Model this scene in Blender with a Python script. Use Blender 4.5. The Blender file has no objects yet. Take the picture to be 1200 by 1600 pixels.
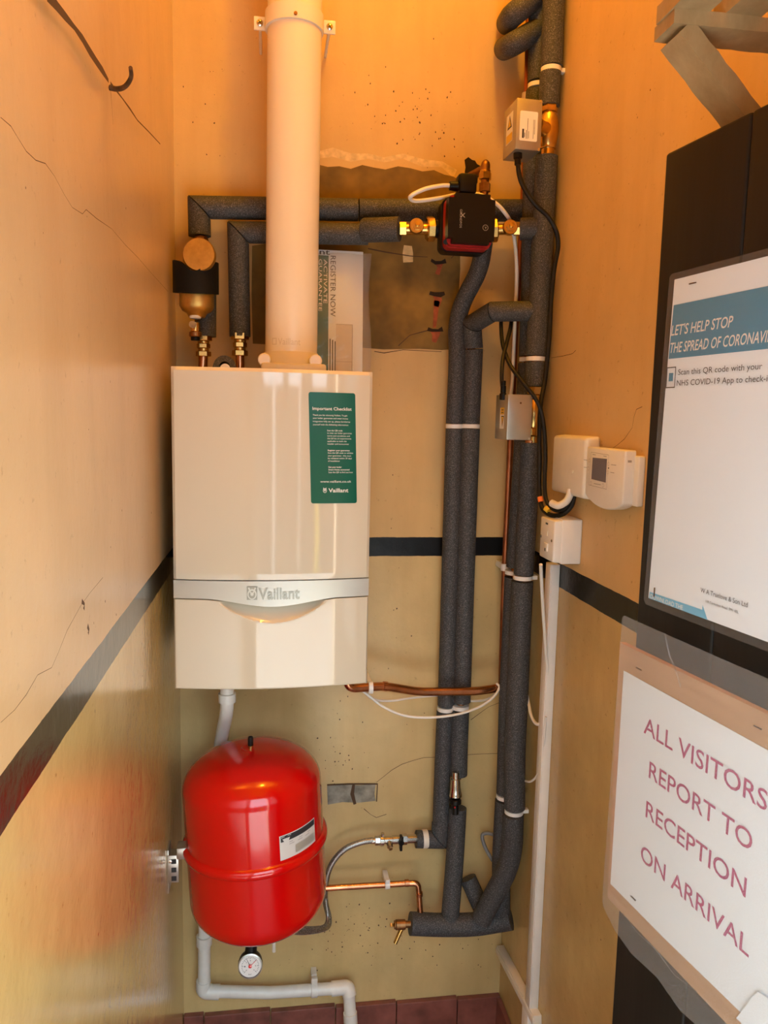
import bpy, bmesh, math, random
from mathutils import Vector, Matrix

# ------------------------------------------------------------------ camera, light, exposure
scene = bpy.context.scene
COL = scene.collection
V = Vector
PI = math.pi

cam_data = bpy.data.cameras.new('camera')
cam = bpy.data.objects.new('camera', cam_data)
COL.objects.link(cam)
cam_data.sensor_fit = 'VERTICAL'
cam_data.sensor_height = 32.0
cam_data.lens = 24.0                      # 1200 px focal length on the 1600 px frame
cam_data.clip_start = 0.01
_yaw, _pitch, _roll = 0.1456, 0.1224, -0.0213
_fw = V((math.sin(_yaw)*math.cos(_pitch), math.cos(_yaw)*math.cos(_pitch), -math.sin(_pitch)))
_rt = V((math.cos(_yaw), -math.sin(_yaw), 0))
_dn = _fw.cross(_rt)
_c, _s = math.cos(_roll), math.sin(_roll)
_r2, _d2 = _c*_rt + _s*_dn, -_s*_rt + _c*_dn
cam.matrix_world = Matrix(((_r2.x, -_d2.x, -_fw.x, 0.0), (_r2.y, -_d2.y, -_fw.y, -2.0844),
                           (_r2.z, -_d2.z, -_fw.z, 1.6), (0, 0, 0, 1)))
scene.camera = cam

scene.view_settings.view_transform = 'Standard'
scene.view_settings.look = 'None'
scene.view_settings.gamma = 1.0
scene.view_settings.exposure = 0.10

# overcast daylight that comes in by the open doorway
world = bpy.data.worlds.new('sky')
scene.world = world
world.use_nodes = True
_bg = world.node_tree.nodes['Background']
_bg.inputs['Color'].default_value = (0.70, 0.87, 1.0, 1)
_bg.inputs['Strength'].default_value = 6.2

# sunshine on the paving outside, coming along the front of the building
_sd = bpy.data.lights.new('sun', 'SUN')
_sd.energy = 36
_sd.color = (1.0, 0.98, 0.96)
_sd.angle = 0.01
_so = bpy.data.objects.new('sun', _sd)
COL.objects.link(_so)
_so.rotation_euler = V((0.80, 0.20, -0.62)).to_track_quat('-Z', 'Y').to_euler()

# warm ceiling lamp of the cupboard
_ld = bpy.data.lights.new('ceiling_lamp_light', 'POINT')
_ld.energy = 35
_ld.color = (1.0, 0.47, 0.02)
_ld.shadow_soft_size = 0.06
_lo = bpy.data.objects.new('ceiling_lamp_light', _ld)
COL.objects.link(_lo)
_lo.location = (0.34, -0.85, 3.42)


# ------------------------------------------------------------------ materials
def new_mat(name):
    m = bpy.data.materials.new(name)
    m.use_nodes = True
    nt = m.node_tree
    return m, nt, nt.nodes['Principled BSDF']


def setp(b, color=None, rough=None, metal=None, spec=None, coat=None):
    if color is not None:
        b.inputs['Base Color'].default_value = (*color, 1)
    if rough is not None:
        b.inputs['Roughness'].default_value = rough
    if metal is not None:
        b.inputs['Metallic'].default_value = metal
    if spec is not None:
        b.inputs['Specular IOR Level'].default_value = spec
    if coat is not None:
        b.inputs['Coat Weight'].default_value = coat
        b.inputs['Coat Roughness'].default_value = 0.05


def noise(nt, scale, detail=3.0, rough=0.55, stretch=None):
    tc = nt.nodes.new('ShaderNodeTexCoord')
    n = nt.nodes.new('ShaderNodeTexNoise')
    n.inputs['Scale'].default_value = scale
    n.inputs['Detail'].default_value = detail
    n.inputs['Roughness'].default_value = rough
    if stretch:
        mp = nt.nodes.new('ShaderNodeMapping')
        mp.inputs['Scale'].default_value = stretch
        nt.links.new(tc.outputs['Object'], mp.inputs['Vector'])
        nt.links.new(mp.outputs['Vector'], n.inputs['Vector'])
    else:
        nt.links.new(tc.outputs['Object'], n.inputs['Vector'])
    return n


def ramp(nt, src, stops):
    r = nt.nodes.new('ShaderNodeValToRGB')
    while len(r.color_ramp.elements) < len(stops):
        r.color_ramp.elements.new(0.5)
    for e, (p, c) in zip(r.color_ramp.elements, stops):
        e.position = p
        e.color = (*c, 1) if len(c) == 3 else c
    nt.links.new(src, r.inputs['Fac'])
    return r


def mix(nt, fac, a, b):
    m = nt.nodes.new('ShaderNodeMix')
    m.data_type = 'RGBA'
    for key, val in ((0, fac), (6, a), (7, b)):
        if hasattr(val, 'links'):
            nt.links.new(val, m.inputs[key])
        else:
            m.inputs[key].default_value = val if key == 0 else (*val, 1)
    return m.outputs[2]


def bump(nt, b, height, strength, dist):
    n = nt.nodes.new('ShaderNodeBump')
    n.inputs['Strength'].default_value = strength
    n.inputs['Distance'].default_value = dist
    nt.links.new(height, n.inputs['Height'])
    nt.links.new(n.outputs['Normal'], b.inputs['Normal'])


def simple(name, color, rough=0.5, metal=0.0, spec=None, coat=None, nscale=None, namp=0.15, bscale=None, bstr=0.2, bdist=0.001, stretch=None):
    m, nt, b = new_mat(name)
    setp(b, color, rough, metal, spec, coat)
    if nscale:
        n = noise(nt, nscale, stretch=stretch)
        lo = tuple(c*(1-namp) for c in color)
        hi = tuple(min(1, c*(1+namp)) for c in color)
        nt.links.new(ramp(nt, n.outputs['Fac'], [(0.3, lo), (0.7, hi)]).outputs['Color'], b.inputs['Base Color'])
    if bscale:
        n2 = noise(nt, bscale, 2, stretch=stretch)
        bump(nt, b, n2.outputs['Fac'], bstr, bdist)
    return m


def painted_wall(name, upper, lower, z_hi, z_lo, rough_up=0.42, rough_lo=0.2, spec_up=0.4, gloss=0.0):
    """cream paint above a black painted line, glossier ochre paint below it"""
    m, nt, b = new_mat(name)
    geo = nt.nodes.new('ShaderNodeNewGeometry')
    sep = nt.nodes.new('ShaderNodeSeparateXYZ')
    nt.links.new(geo.outputs['Position'], sep.inputs['Vector'])
    wob = noise(nt, 14, 4)
    ma = nt.nodes.new('ShaderNodeMath')
    ma.operation = 'MULTIPLY_ADD'
    ma.inputs[1].default_value = 0.006
    nt.links.new(wob.outputs['Fac'], ma.inputs[0])
    nt.links.new(sep.outputs['Z'], ma.inputs[2])

    def above(z):
        g = nt.nodes.new('ShaderNodeMath')
        g.operation = 'GREATER_THAN'
        g.inputs[1].default_value = z + 0.003
        nt.links.new(ma.outputs[0], g.inputs[0])
        return g.outputs[0]
    big = noise(nt, 3.2, 6, 0.6)
    streak = noise(nt, 9, 4, 0.6, (1, 1, 0.16))
    fine = noise(nt, 60, 4, 0.7)

    def tone(c, a):
        lo = tuple(x*(1-a) for x in c)
        hi = tuple(min(1, x*(1+a*0.7)) for x in c)
        t1 = ramp(nt, big.outputs['Fac'], [(0.32, lo), (0.68, hi)]).outputs['Color']
        dirt = tuple(x*k for x, k in zip(c, (0.72, 0.62, 0.5)))
        f1 = ramp(nt, streak.outputs['Fac'], [(0.47, (0, 0, 0)), (0.78, (0.4, 0.4, 0.4))]).outputs['Color']
        t2 = mix(nt, f1, t1, dirt)
        spot = tuple(x*k for x, k in zip(c, (0.42, 0.3, 0.2)))
        f2 = ramp(nt, fine.outputs['Fac'], [(0.63, (0, 0, 0)), (0.76, (0.6, 0.6, 0.6))]).outputs['Color']
        return mix(nt, f2, t2, spot)
    up, lo_ = tone(upper, 0.09), tone(lower, 0.16)
    hi_f, lo_f = above(z_hi), above(z_lo)
    c1 = mix(nt, lo_f, lo_, (0.006, 0.006, 0.007))
    c2 = mix(nt, hi_f, c1, up)
    nt.links.new(c2, b.inputs['Base Color'])
    r1 = nt.nodes.new('ShaderNodeMix')
    nt.links.new(hi_f, r1.inputs[0])
    r1.inputs[2].default_value = rough_lo
    r1.inputs[3].default_value = rough_up
    nt.links.new(r1.outputs[0], b.inputs['Roughness'])
    b.inputs['Specular IOR Level'].default_value = spec_up
    b.inputs['Coat Weight'].default_value = gloss
    b.inputs['Coat Roughness'].default_value = 0.24
    bn = noise(nt, 26, 5, 0.55)
    bump(nt, b, bn.outputs['Fac'], 0.32, 0.004)
    return m


def foam_mat():
    m, nt, b = new_mat('grey pipe foam')
    n = noise(nt, 420, 2, 0.6)
    c = ramp(nt, n.outputs['Fac'], [(0.36, (0.030, 0.031, 0.034)), (0.55, (0.062, 0.064, 0.069)), (0.74, (0.20, 0.20, 0.205))])
    nt.links.new(c.outputs['Color'], b.inputs['Base Color'])
    b.inputs['Roughness'].default_value = 0.62
    b.inputs['Specular IOR Level'].default_value = 0.35
    n2 = noise(nt, 260, 3)
    bump(nt, b, n2.outputs['Fac'], 0.35, 0.0015)
    return m


def wood_mat(name, c1, c2, scale=26, stretch=(1, 1, 0.06), rough=0.55):
    m, nt, b = new_mat(name)
    n = noise(nt, scale, 5, 0.65, stretch)
    r = ramp(nt, n.outputs['Fac'], [(0.3, c1), (0.7, c2)])
    nt.links.new(r.outputs['Color'], b.inputs['Base Color'])
    b.inputs['Roughness'].default_value = rough
    bump(nt, b, n.outputs['Fac'], 0.25, 0.002)
    return m


def clear_film(name, haze=0.06, rough=0.12, tint=(0.95, 0.95, 0.95), wave=0.2, wscale=14):
    """thin transparent plastic: clear, a little milky, with a glossy skin"""
    m = bpy.data.materials.new(name)
    m.use_nodes = True
    nt = m.node_tree
    nt.nodes.clear()
    out = nt.nodes.new('ShaderNodeOutputMaterial')
    tr = nt.nodes.new('ShaderNodeBsdfTransparent')
    tr.inputs['Color'].default_value = (*tint, 1)
    di = nt.nodes.new('ShaderNodeBsdfDiffuse')
    di.inputs['Color'].default_value = (0.8, 0.8, 0.8, 1)
    gl = nt.nodes.new('ShaderNodeBsdfGlossy')
    gl.inputs['Roughness'].default_value = rough
    m1 = nt.nodes.new('ShaderNodeMixShader')
    m1.inputs['Fac'].default_value = haze
    nt.links.new(tr.outputs[0], m1.inputs[1])
    nt.links.new(di.outputs[0], m1.inputs[2])
    lw = nt.nodes.new('ShaderNodeLayerWeight')
    lw.inputs['Blend'].default_value = 0.5
    p1 = nt.nodes.new('ShaderNodeMath')
    p1.operation = 'POWER'
    p1.inputs[1].default_value = 4.0
    nt.links.new(lw.outputs['Facing'], p1.inputs[0])
    fr = nt.nodes.new('ShaderNodeMath')
    fr.operation = 'MULTIPLY_ADD'
    fr.inputs[1].default_value = 0.55
    fr.inputs[2].default_value = 0.022
    nt.links.new(p1.outputs[0], fr.inputs[0])
    n = noise(nt, wscale, 3)
    bp = nt.nodes.new('ShaderNodeBump')
    bp.inputs['Strength'].default_value = wave
    bp.inputs['Distance'].default_value = 0.004
    nt.links.new(n.outputs['Fac'], bp.inputs['Height'])
    nt.links.new(bp.outputs['Normal'], gl.inputs['Normal'])
    m2 = nt.nodes.new('ShaderNodeMixShader')
    nt.links.new(fr.outputs[0], m2.inputs['Fac'])
    nt.links.new(m1.outputs[0], m2.inputs[1])
    nt.links.new(gl.outputs[0], m2.inputs[2])
    nt.links.new(m2.outputs[0], out.inputs['Surface'])
    return m


M = {
    'wall_back': painted_wall('back wall paint', (0.64, 0.435, 0.185), (0.62, 0.455, 0.205), 1.270, 1.217, 0.5, 0.3, 0.25),
    'wall_left': painted_wall('left wall paint', (0.66, 0.465, 0.25), (0.62, 0.44, 0.17), 1.264, 1.208, 0.34, 0.16, 0.5, 0.5),
    'wall_right': painted_wall('right wall paint', (0.65, 0.44, 0.195), (0.53, 0.375, 0.155), 1.256, 1.198, 0.45, 0.25, 0.3),
    'plaster': simple('bare brown plaster', (0.185, 0.108, 0.022), 0.8, nscale=9, namp=0.5, bscale=40, bstr=0.5, bdist=0.004),
    'cement': simple('grey cement patch', (0.26, 0.24, 0.19), 0.85, nscale=30, namp=0.4, bscale=60, bstr=0.6, bdist=0.004),
    'chalk': simple('pale scraped plaster', (0.66, 0.49, 0.24), 0.85, nscale=60, namp=0.2),
    'crack': simple('dark crack', (0.085, 0.045, 0.022), 0.9),
    'cavity_dark': simple('dark cavity', (0.018, 0.010, 0.006), 0.95),  # flat near-black colour stands in for the shaded depth of the wall's holes
    'brick': simple('exposed brick red', (0.30, 0.07, 0.025), 0.85, nscale=50, namp=0.4),
    'tile': simple('red quarry tile', (0.23, 0.075, 0.055), 0.42, nscale=16, namp=0.35, bscale=30, bstr=0.2, bdist=0.003),
    'ceiling': simple('ceiling paint', (0.75, 0.66, 0.5), 0.8, nscale=5, namp=0.05),
    'ground': simple('paving', (0.42, 0.40, 0.37), 0.85, nscale=6, namp=0.2),
    'render': simple('outside render', (0.07, 0.065, 0.06), 0.9, nscale=4, namp=0.2),
    'yellow_paint': simple('yellow outdoor paint', (0.85, 0.62, 0.01), 0.5),
    'foam': foam_mat(),
    'boiler': simple('white enamel', (0.64, 0.57, 0.44), 0.055, spec=0.65, bscale=14, bstr=0.03, bdist=0.003),
    'boiler_side': simple('white enamel casing', (0.64, 0.57, 0.44), 0.25),
    'silver': simple('satin silver plastic', (0.56, 0.55, 0.50), 0.3, 0.45),
    'emblem': simple('dark silver relief', (0.30, 0.29, 0.25), 0.3, 0.7),
    'seam': simple('dark seam', (0.012, 0.012, 0.012), 0.6),
    'flue': simple('cream white flue enamel', (0.80, 0.74, 0.62), 0.25, spec=0.5),
    'flue_relief': simple('flue relief', (0.62, 0.55, 0.42), 0.35),
    'white': simple('white plastic', (0.80, 0.78, 0.74), 0.3, nscale=20, namp=0.03),
    'offwhite': simple('aged white plastic', (0.74, 0.70, 0.62), 0.38, nscale=20, namp=0.05),
    'white_pipe': simple('white waste pipe plastic', (0.76, 0.75, 0.70), 0.35, nscale=30, namp=0.05),
    'white_cable': simple('white cable sheath', (0.78, 0.76, 0.72), 0.4),
    'black_cable': simple('black cable sheath', (0.008, 0.008, 0.008), 0.5, spec=0.3),
    'black': simple('black plastic', (0.006, 0.0055, 0.0055), 0.4, spec=0.2),
    'black_soft': simple('black foam jacket', (0.006, 0.006, 0.006), 0.6, spec=0.15, bscale=120, bstr=0.3),
    'brass': simple('brass', (0.62, 0.40, 0.13), 0.27, 1.0, nscale=30, namp=0.2),
    'brass_cast': simple('cast brass', (0.55, 0.35, 0.10), 0.42, 0.9, nscale=60, namp=0.15, bscale=200, bstr=0.2),
    'copper': simple('copper pipe', (0.54, 0.25, 0.13), 0.26, 1.0, nscale=22, namp=0.3, bscale=16, bstr=0.1),
    'copper_dull': simple('dull copper upright', (0.36, 0.12, 0.05), 0.4, 0.8, nscale=22, namp=0.3),
    'bronze': simple('aged bronze', (0.30, 0.15, 0.06), 0.4, 0.9, nscale=40, namp=0.3),
    'chrome': simple('nickel plated metal', (0.62, 0.58, 0.52), 0.22, 1.0),
    'steel': simple('brushed steel box', (0.44, 0.42, 0.36), 0.36, 0.75, nscale=14, namp=0.1),
    'zinc': simple('zinc plated bracket', (0.50, 0.49, 0.45), 0.32, 0.9, nscale=25, namp=0.15),
    'red': simple('red lacquer', (0.60, 0.002, 0.002), 0.13, spec=0.5, coat=0.3, bscale=220, bstr=0.04, bdist=0.0006),
    'pump_red': simple('red pump trim', (0.36, 0.012, 0.012), 0.4),
    'green': simple('green sticker', (0.004, 0.100, 0.060), 0.22, spec=0.35),
    'sticker_white': simple('white print', (0.80, 0.79, 0.74), 0.4),
    'grey_print': simple('grey print', (0.35, 0.34, 0.33), 0.5),
    'dark_print': simple('dark print', (0.03, 0.03, 0.035), 0.5),
    'label_paper': simple('silver paper label', (0.66, 0.63, 0.60), 0.4),
    'yellow': simple('yellow warning print', (0.72, 0.46, 0.03), 0.45),
    'orange': simple('orange tape', (0.85, 0.20, 0.03), 0.5),
    'lcd': simple('blue grey lcd', (0.115, 0.115, 0.165), 0.25),
    'paper': simple('white paper', (0.80, 0.865, 0.93), 0.7, bscale=7, bstr=0.12, bdist=0.01),
    'blue': simple('blue print', (0.035, 0.235, 0.40), 0.45),
    'sky_blue': simple('light blue print', (0.16, 0.50, 0.74), 0.45),
    'magenta': simple('magenta print', (0.42, 0.055, 0.18), 0.6),
    'door': simple('black door paint', (0.009, 0.008, 0.007), 0.5, spec=0.2, nscale=12, namp=0.25, bscale=40, bstr=0.25, bdist=0.002, stretch=(1, 1, 0.05)),
    'ply': wood_mat('plywood face', (0.42, 0.235, 0.11), (0.56, 0.345, 0.19), 22, (0.25, 0.25, 3.0)),
    'ply_edge': wood_mat('plywood edge', (0.40, 0.17, 0.04), (0.52, 0.25, 0.08), 60, (1, 1, 0.2)),
    'timber': wood_mat('painted rough timber', (0.30, 0.20, 0.09), (0.42, 0.30, 0.15), 26, (1, 1, 0.5), 0.75),
    'film': clear_film('clear plastic sleeve', 0.07, 0.18),
    'laminate': clear_film('laminating film', 0.03, 0.15, wave=0.05),
    'bag': clear_film('plastic document bag', 0.13, 0.08, (0.93, 0.9, 0.86), 0.8, 16),
    'glass': clear_film('gauge glass', 0.02, 0.03),
    'dial': simple('gauge dial white', (0.78, 0.74, 0.70), 0.5),
    'rust': simple('rusty iron', (0.11, 0.06, 0.03), 0.6, 0.5, nscale=60, namp=0.5),
    'braid': simple('braided steel hose', (0.34, 0.33, 0.31), 0.35, 0.85, nscale=420, namp=0.6, bscale=420, bstr=0.5),
    'grey_tube': simple('grey plastic tube', (0.16, 0.17, 0.18), 0.45),
}


# ------------------------------------------------------------------ mesh building
def frame_from(n, up=V((0, 0, 1))):
    n = V(n).normalized()
    up = V(up)
    if abs(n.dot(up)) > 0.98:
        up = V((0, 1, 0))
    x = up.cross(n).normalized()
    y = n.cross(x).normalized()
    return x, y, n


def fillet(pts, rad, n=8):
    pts = [V(p) for p in pts]
    out = [pts[0]]
    for a, b, c in zip(pts, pts[1:], pts[2:]):
        u, w = (a-b), (c-b)
        d = min(rad, u.length*0.49, w.length*0.49)
        p, q = b + u.normalized()*d, b + w.normalized()*d
        for i in range(n+1):
            t = i/n
            out.append(p*(1-t)**2 + b*2*t*(1-t) + q*t*t)
    out.append(pts[-1])
    return out


def spline(pts, n=8):
    pts = [V(p) for p in pts]
    P = [2*pts[0]-pts[1]] + pts + [2*pts[-1]-pts[-2]]
    out = []
    for i in range(1, len(P)-2):
        p0, p1, p2, p3 = P[i-1:i+3]
        for k in range(n):
            t = k/n
            out.append(0.5*((2*p1) + (p2-p0)*t + (2*p0-5*p1+4*p2-p3)*t*t + (3*p1-p0-3*p2+p3)*t**3))
    out.append(pts[-1])
    return out


class MB:
    def __init__(self):
        self.v, self.f, self.m = [], [], []

    def add(self, verts, faces, m=0):
        o = len(self.v)
        self.v += [V(p) for p in verts]
        self.f += [[i+o for i in f] for f in faces]
        self.m += [m]*len(faces)
        return self

    def box(self, c, size, bevel=0.0, axes=None, m=0, seg=2):
        bm = bmesh.new()
        bmesh.ops.create_cube(bm, size=1.0)
        for v in bm.verts:
            v.co = V((v.co.x*size[0], v.co.y*size[1], v.co.z*size[2]))
        if bevel:
            bmesh.ops.bevel(bm, geom=bm.edges[:], offset=bevel, segments=seg, profile=0.5, affect='EDGES')
        bm.verts.index_update()
        x, y, z = [V(a) for a in axes] if axes else (V((1, 0, 0)), V((0, 1, 0)), V((0, 0, 1)))
        c = V(c)
        self.add([c + x*v.co.x + y*v.co.y + z*v.co.z for v in bm.verts], [[v.index for v in f.verts] for f in bm.faces], m)
        bm.free()
        return self

    def lathe(self, prof, P, axis=(0, 0, 1), n=36, m=0, hexa=False, caps=True):
        """prof: (radius, height along the axis)"""
        x, y, z = frame_from(axis)
        P = V(P)
        if hexa:
            n = 6
        vs, fs, rings = [], [], []
        for r, h in prof:
            if r < 1e-6:
                rings.append([len(vs)])
                vs.append(P + z*h)
            else:
                rings.append(list(range(len(vs), len(vs)+n)))
                vs += [P + z*h + x*(r*math.cos(2*PI*k/n)) + y*(r*math.sin(2*PI*k/n)) for k in range(n)]
        for a, b in zip(rings, rings[1:]):
            if len(a) == 1 and len(b) == 1:
                continue
            for k in range(n):
                k2 = (k+1) % n
                if len(a) == 1:
                    fs.append([a[0], b[k], b[k2]])
                elif len(b) == 1:
                    fs.append([a[k], a[k2], b[0]])
                else:
                    fs.append([a[k], a[k2], b[k2], b[k]])
        if caps and len(rings[0]) > 1:
            fs.append(rings[0][::-1])
        if caps and len(rings[-1]) > 1:
            fs.append(rings[-1])
        return self.add(vs, fs, m)

    def cyl(self, P, Q, r, r2=None, n=28, m=0, bev=0.0, hexa=False):
        P, Q = V(P), V(Q)
        L = (Q-P).length
        r2 = r if r2 is None else r2
        if bev:
            prof = [(r-bev, 0), (r, bev), (r2, L-bev), (r2-bev, L)]
        else:
            prof = [(r, 0), (r2, L)]
        return self.lathe(prof, P, Q-P, n, m, hexa)

    def chain(self, P, axis, segs, n=24, m=0):
        """segs: (from, to, radius, hex?) along the axis: nuts, collars and stubs in a row"""
        P, ax = V(P), V(axis).normalized()
        for s in segs:
            hx = len(s) > 3 and s[3]
            b = min(0.0012, (s[1]-s[0])*0.25)
            self.cyl(P+ax*s[0], P+ax*s[1], s[2], n=n, m=m, bev=b, hexa=hx)
        return self

    def tube(self, pts, r, n=20, m=0, cap=True):
        pts = [V(p) for p in pts]
        q = [pts[0]]
        for p in pts[1:]:
            if (p-q[-1]).length > 1e-6:
                q.append(p)
        pts = q
        rr = r if callable(r) else (lambda t: r)
        t0 = (pts[1]-pts[0]).normalized()
        x, y, _ = frame_from(t0)
        rings, vs = [], []
        d = t0
        for i, p in enumerate(pts):
            a = (pts[i]-pts[i-1]).normalized() if i else t0
            b = (pts[i+1]-pts[i]).normalized() if i < len(pts)-1 else a
            t = (a+b).normalized()
            rot = d.rotation_difference(a)
            x, y = rot @ x, rot @ y
            d = a
            ring = []
            rad = rr(i/(len(pts)-1))
            for k in range(n):
                o = x*(rad*math.cos(2*PI*k/n)) + y*(rad*math.sin(2*PI*k/n))
                den = a.dot(t)
                o = o - a*(o.dot(t)/max(den, 0.3))
                ring.append(len(vs))
                vs.append(p+o)
            rings.append(ring)
        fs = []
        for a, b in zip(rings, rings[1:]):
            for k in range(n):
                k2 = (k+1) % n
                fs.append([a[k], a[k2], b[k2], b[k]])
        if cap:
            fs.append(rings[0][::-1])
            fs.append(rings[-1])
        return self.add(vs, fs, m)

    def mitred(self, pts, r, gap=0.0015, n=24, m=0):
        """straight foam lengths cut at the bisecting plane, with a hairline gap at each cut"""
        pts = [V(p) for p in pts]
        dirs = [(b-a).normalized() for a, b in zip(pts, pts[1:])]
        for i, d in enumerate(dirs):
            x, y, _ = frame_from(d)
            ends = []
            for j, e in ((i, 0), (i+1, 1)):
                p = pts[j]
                if 0 < j < len(pts)-1:
                    nb = (dirs[j-1]+dirs[j]).normalized()
                    p = p + d*(gap if e == 0 else -gap)
                else:
                    nb = d
                ends.append((p, nb))
            vs = []
            for p, nb in ends:
                for k in range(n):
                    o = x*(r*math.cos(2*PI*k/n)) + y*(r*math.sin(2*PI*k/n))
                    vs.append(p + o - d*(o.dot(nb)/d.dot(nb)))
            fs = [[k, (k+1) % n, n+(k+1) % n, n+k] for k in range(n)]
            fs += [list(range(n))[::-1], list(range(n, 2*n))]
            self.add(vs, fs, m)
        return self

    def prism(self, poly, o, ux, uy, un, depth, m=0, inset=0.0):
        """a flat outline in the plane (ux, uy), thickened along un"""
        o, ux, uy, un = V(o), V(ux), V(uy), V(un)
        k = len(poly)
        vs = [o + ux*a + uy*b for a, b in poly] + [o + ux*a + uy*b + un*depth for a, b in poly]
        fs = [list(range(k))[::-1], list(range(k, 2*k))]
        fs += [[i, (i+1) % k, k+(i+1) % k, k+i] for i in range(k)]
        return self.add(vs, fs, m)

    def strip(self, pts, w, n, lift=0.0006, m=0, jit=0.0, rnd=None):
        """a ragged ribbon lying on a surface with normal n (a crack, a smear)"""
        pts = [V(p) for p in pts]
        n = V(n)
        vs = []
        for i, p in enumerate(pts):
            a = pts[max(0, i-1)]
            b = pts[min(len(pts)-1, i+1)]
            s = (b-a).cross(n).normalized()
            ww = w if not isinstance(w, (list, tuple)) else w[0] + (w[1]-w[0])*i/(len(pts)-1)
            if rnd:
                ww *= rnd.uniform(0.55, 1.3)
                p = p + s*rnd.uniform(-jit, jit)
            vs += [p + s*ww/2 + n*lift, p - s*ww/2 + n*lift]
        return self.add(vs, [[2*i, 2*i+1, 2*i+3, 2*i+2] for i in range(len(pts)-1)], m)

    def flat(self, v2, faces, fn, m=0):
        return self.add([fn(a, b) for a, b in v2], faces, m)

    def rect(self, fn, u0, u1, w0, w1, m=0, nu=1, nw=1):
        """a rectangle of print in surface coordinates"""
        vs = [fn(u0+(u1-u0)*i/nu, w0+(w1-w0)*j/nw) for j in range(nw+1) for i in range(nu+1)]
        fs = [[j*(nu+1)+i, j*(nu+1)+i+1, (j+1)*(nu+1)+i+1, (j+1)*(nu+1)+i] for j in range(nw) for i in range(nu)]
        return self.add(vs, fs, m)

    def build(self, name, mats, parent=None, loc=None, smooth=38, fix=True):
        base = V(parent['_base']) if parent is not None else V(loc if loc is not None else (0, 0, 0))
        me = bpy.data.meshes.new(name)
        me.from_pydata([tuple(p-base) for p in self.v], [], self.f)
        mats = mats if isinstance(mats, (list, tuple)) else [mats]
        for k in mats:
            me.materials.append(M[k])
        me.polygons.foreach_set('material_index', self.m)
        bm = bmesh.new()
        bm.from_mesh(me)
        if fix:
            bmesh.ops.recalc_face_normals(bm, faces=bm.faces[:])
        lim = math.radians(smooth)
        for f in bm.faces:
            f.smooth = smooth > 0
        for e in bm.edges:
            e.smooth = len(e.link_faces) == 2 and e.calc_face_angle(9) < lim
        bm.to_mesh(me)
        bm.free()
        o = bpy.data.objects.new(name, me)
        COL.objects.link(o)
        if parent is not None:
            o.parent = parent
        else:
            o.location = base
        o['_base'] = tuple(base)
        return o


def tag(o, label, cat, group=None, kind=None):
    o['label'] = label
    o['category'] = cat
    if group:
        o['group'] = group
    if kind:
        o['kind'] = kind
    return o


def thing(name, label, cat, loc, group=None):
    o = bpy.data.objects.new(name, None)
    COL.objects.link(o)
    o.empty_display_size = 0.02
    o.location = loc
    o['_base'] = tuple(loc)
    return tag(o, label, cat, group)


def letters(s, width, cap, slant=0.0, bold=0.0, narrow=None):
    """outline of a line of writing as 2-D points and faces, scaled to the width and capital height"""
    cu = bpy.data.curves.new('writing', 'FONT')
    cu.body = s
    cu.size = 1.0
    cu.offset = bold
    cu.resolution_u = 3
    cu.fill_mode = 'FRONT'
    o = bpy.data.objects.new('writing', cu)
    COL.objects.link(o)
    dg = bpy.context.evaluated_depsgraph_get()
    me = bpy.data.meshes.new_from_object(o.evaluated_get(dg))
    vs = [(v.co.x, v.co.y) for v in me.vertices]
    fs = [list(p.vertices) for p in me.polygons]
    bpy.data.objects.remove(o)
    bpy.data.curves.remove(cu)
    bpy.data.meshes.remove(me)
    x0 = min(a for a, _ in vs)
    x1 = max(a for a, _ in vs)
    ky = cap/0.73
    kx = width/(x1-x0) if width else ky*(narrow or 1)
    return [((a-x0)*kx + b*ky*slant, b*ky) for a, b in vs], fs


def write(mb, s, fn, u, w, width, cap, m=0, slant=0.0, bold=0.0, turn=False):
    """lay a line of writing on a surface; turn: it reads downwards"""
    vs, fs = letters(s, width, cap, slant, bold)
    if turn:
        return mb.flat(vs, fs, lambda a, b: fn(u+b, w-a), m)
    return mb.flat(vs, fs, lambda a, b: fn(u+a, w+b), m)


rnd = random.Random(7)
XLW, XRW, ZF, ZC = -0.248, 0.695, -0.26, 3.6
YF = -1.83                                   # front wall with the doorway


def dots(mb, fn, spots, m):
    """small ragged flecks on a surface: (u, w, size)"""
    for u, w, s in spots:
        k = rnd.randint(5, 8)
        ring = []
        for i in range(k):
            a = 2*PI*i/k
            q = s*rnd.uniform(0.45, 1.0)
            ring.append(fn(u + q*math.cos(a)*rnd.uniform(0.5, 1), w + q*math.sin(a)))
        mb.add(ring, [list(range(k))], m)

# ------------------------------------------------------------------ the setting
def back(x, z, off=0.0008):
    return V((x, -off, z))


def structure(mb, name, mats, label, cat, smooth=0):
    return tag(mb.build(name, mats, smooth=smooth), label, cat, kind='structure')


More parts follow.
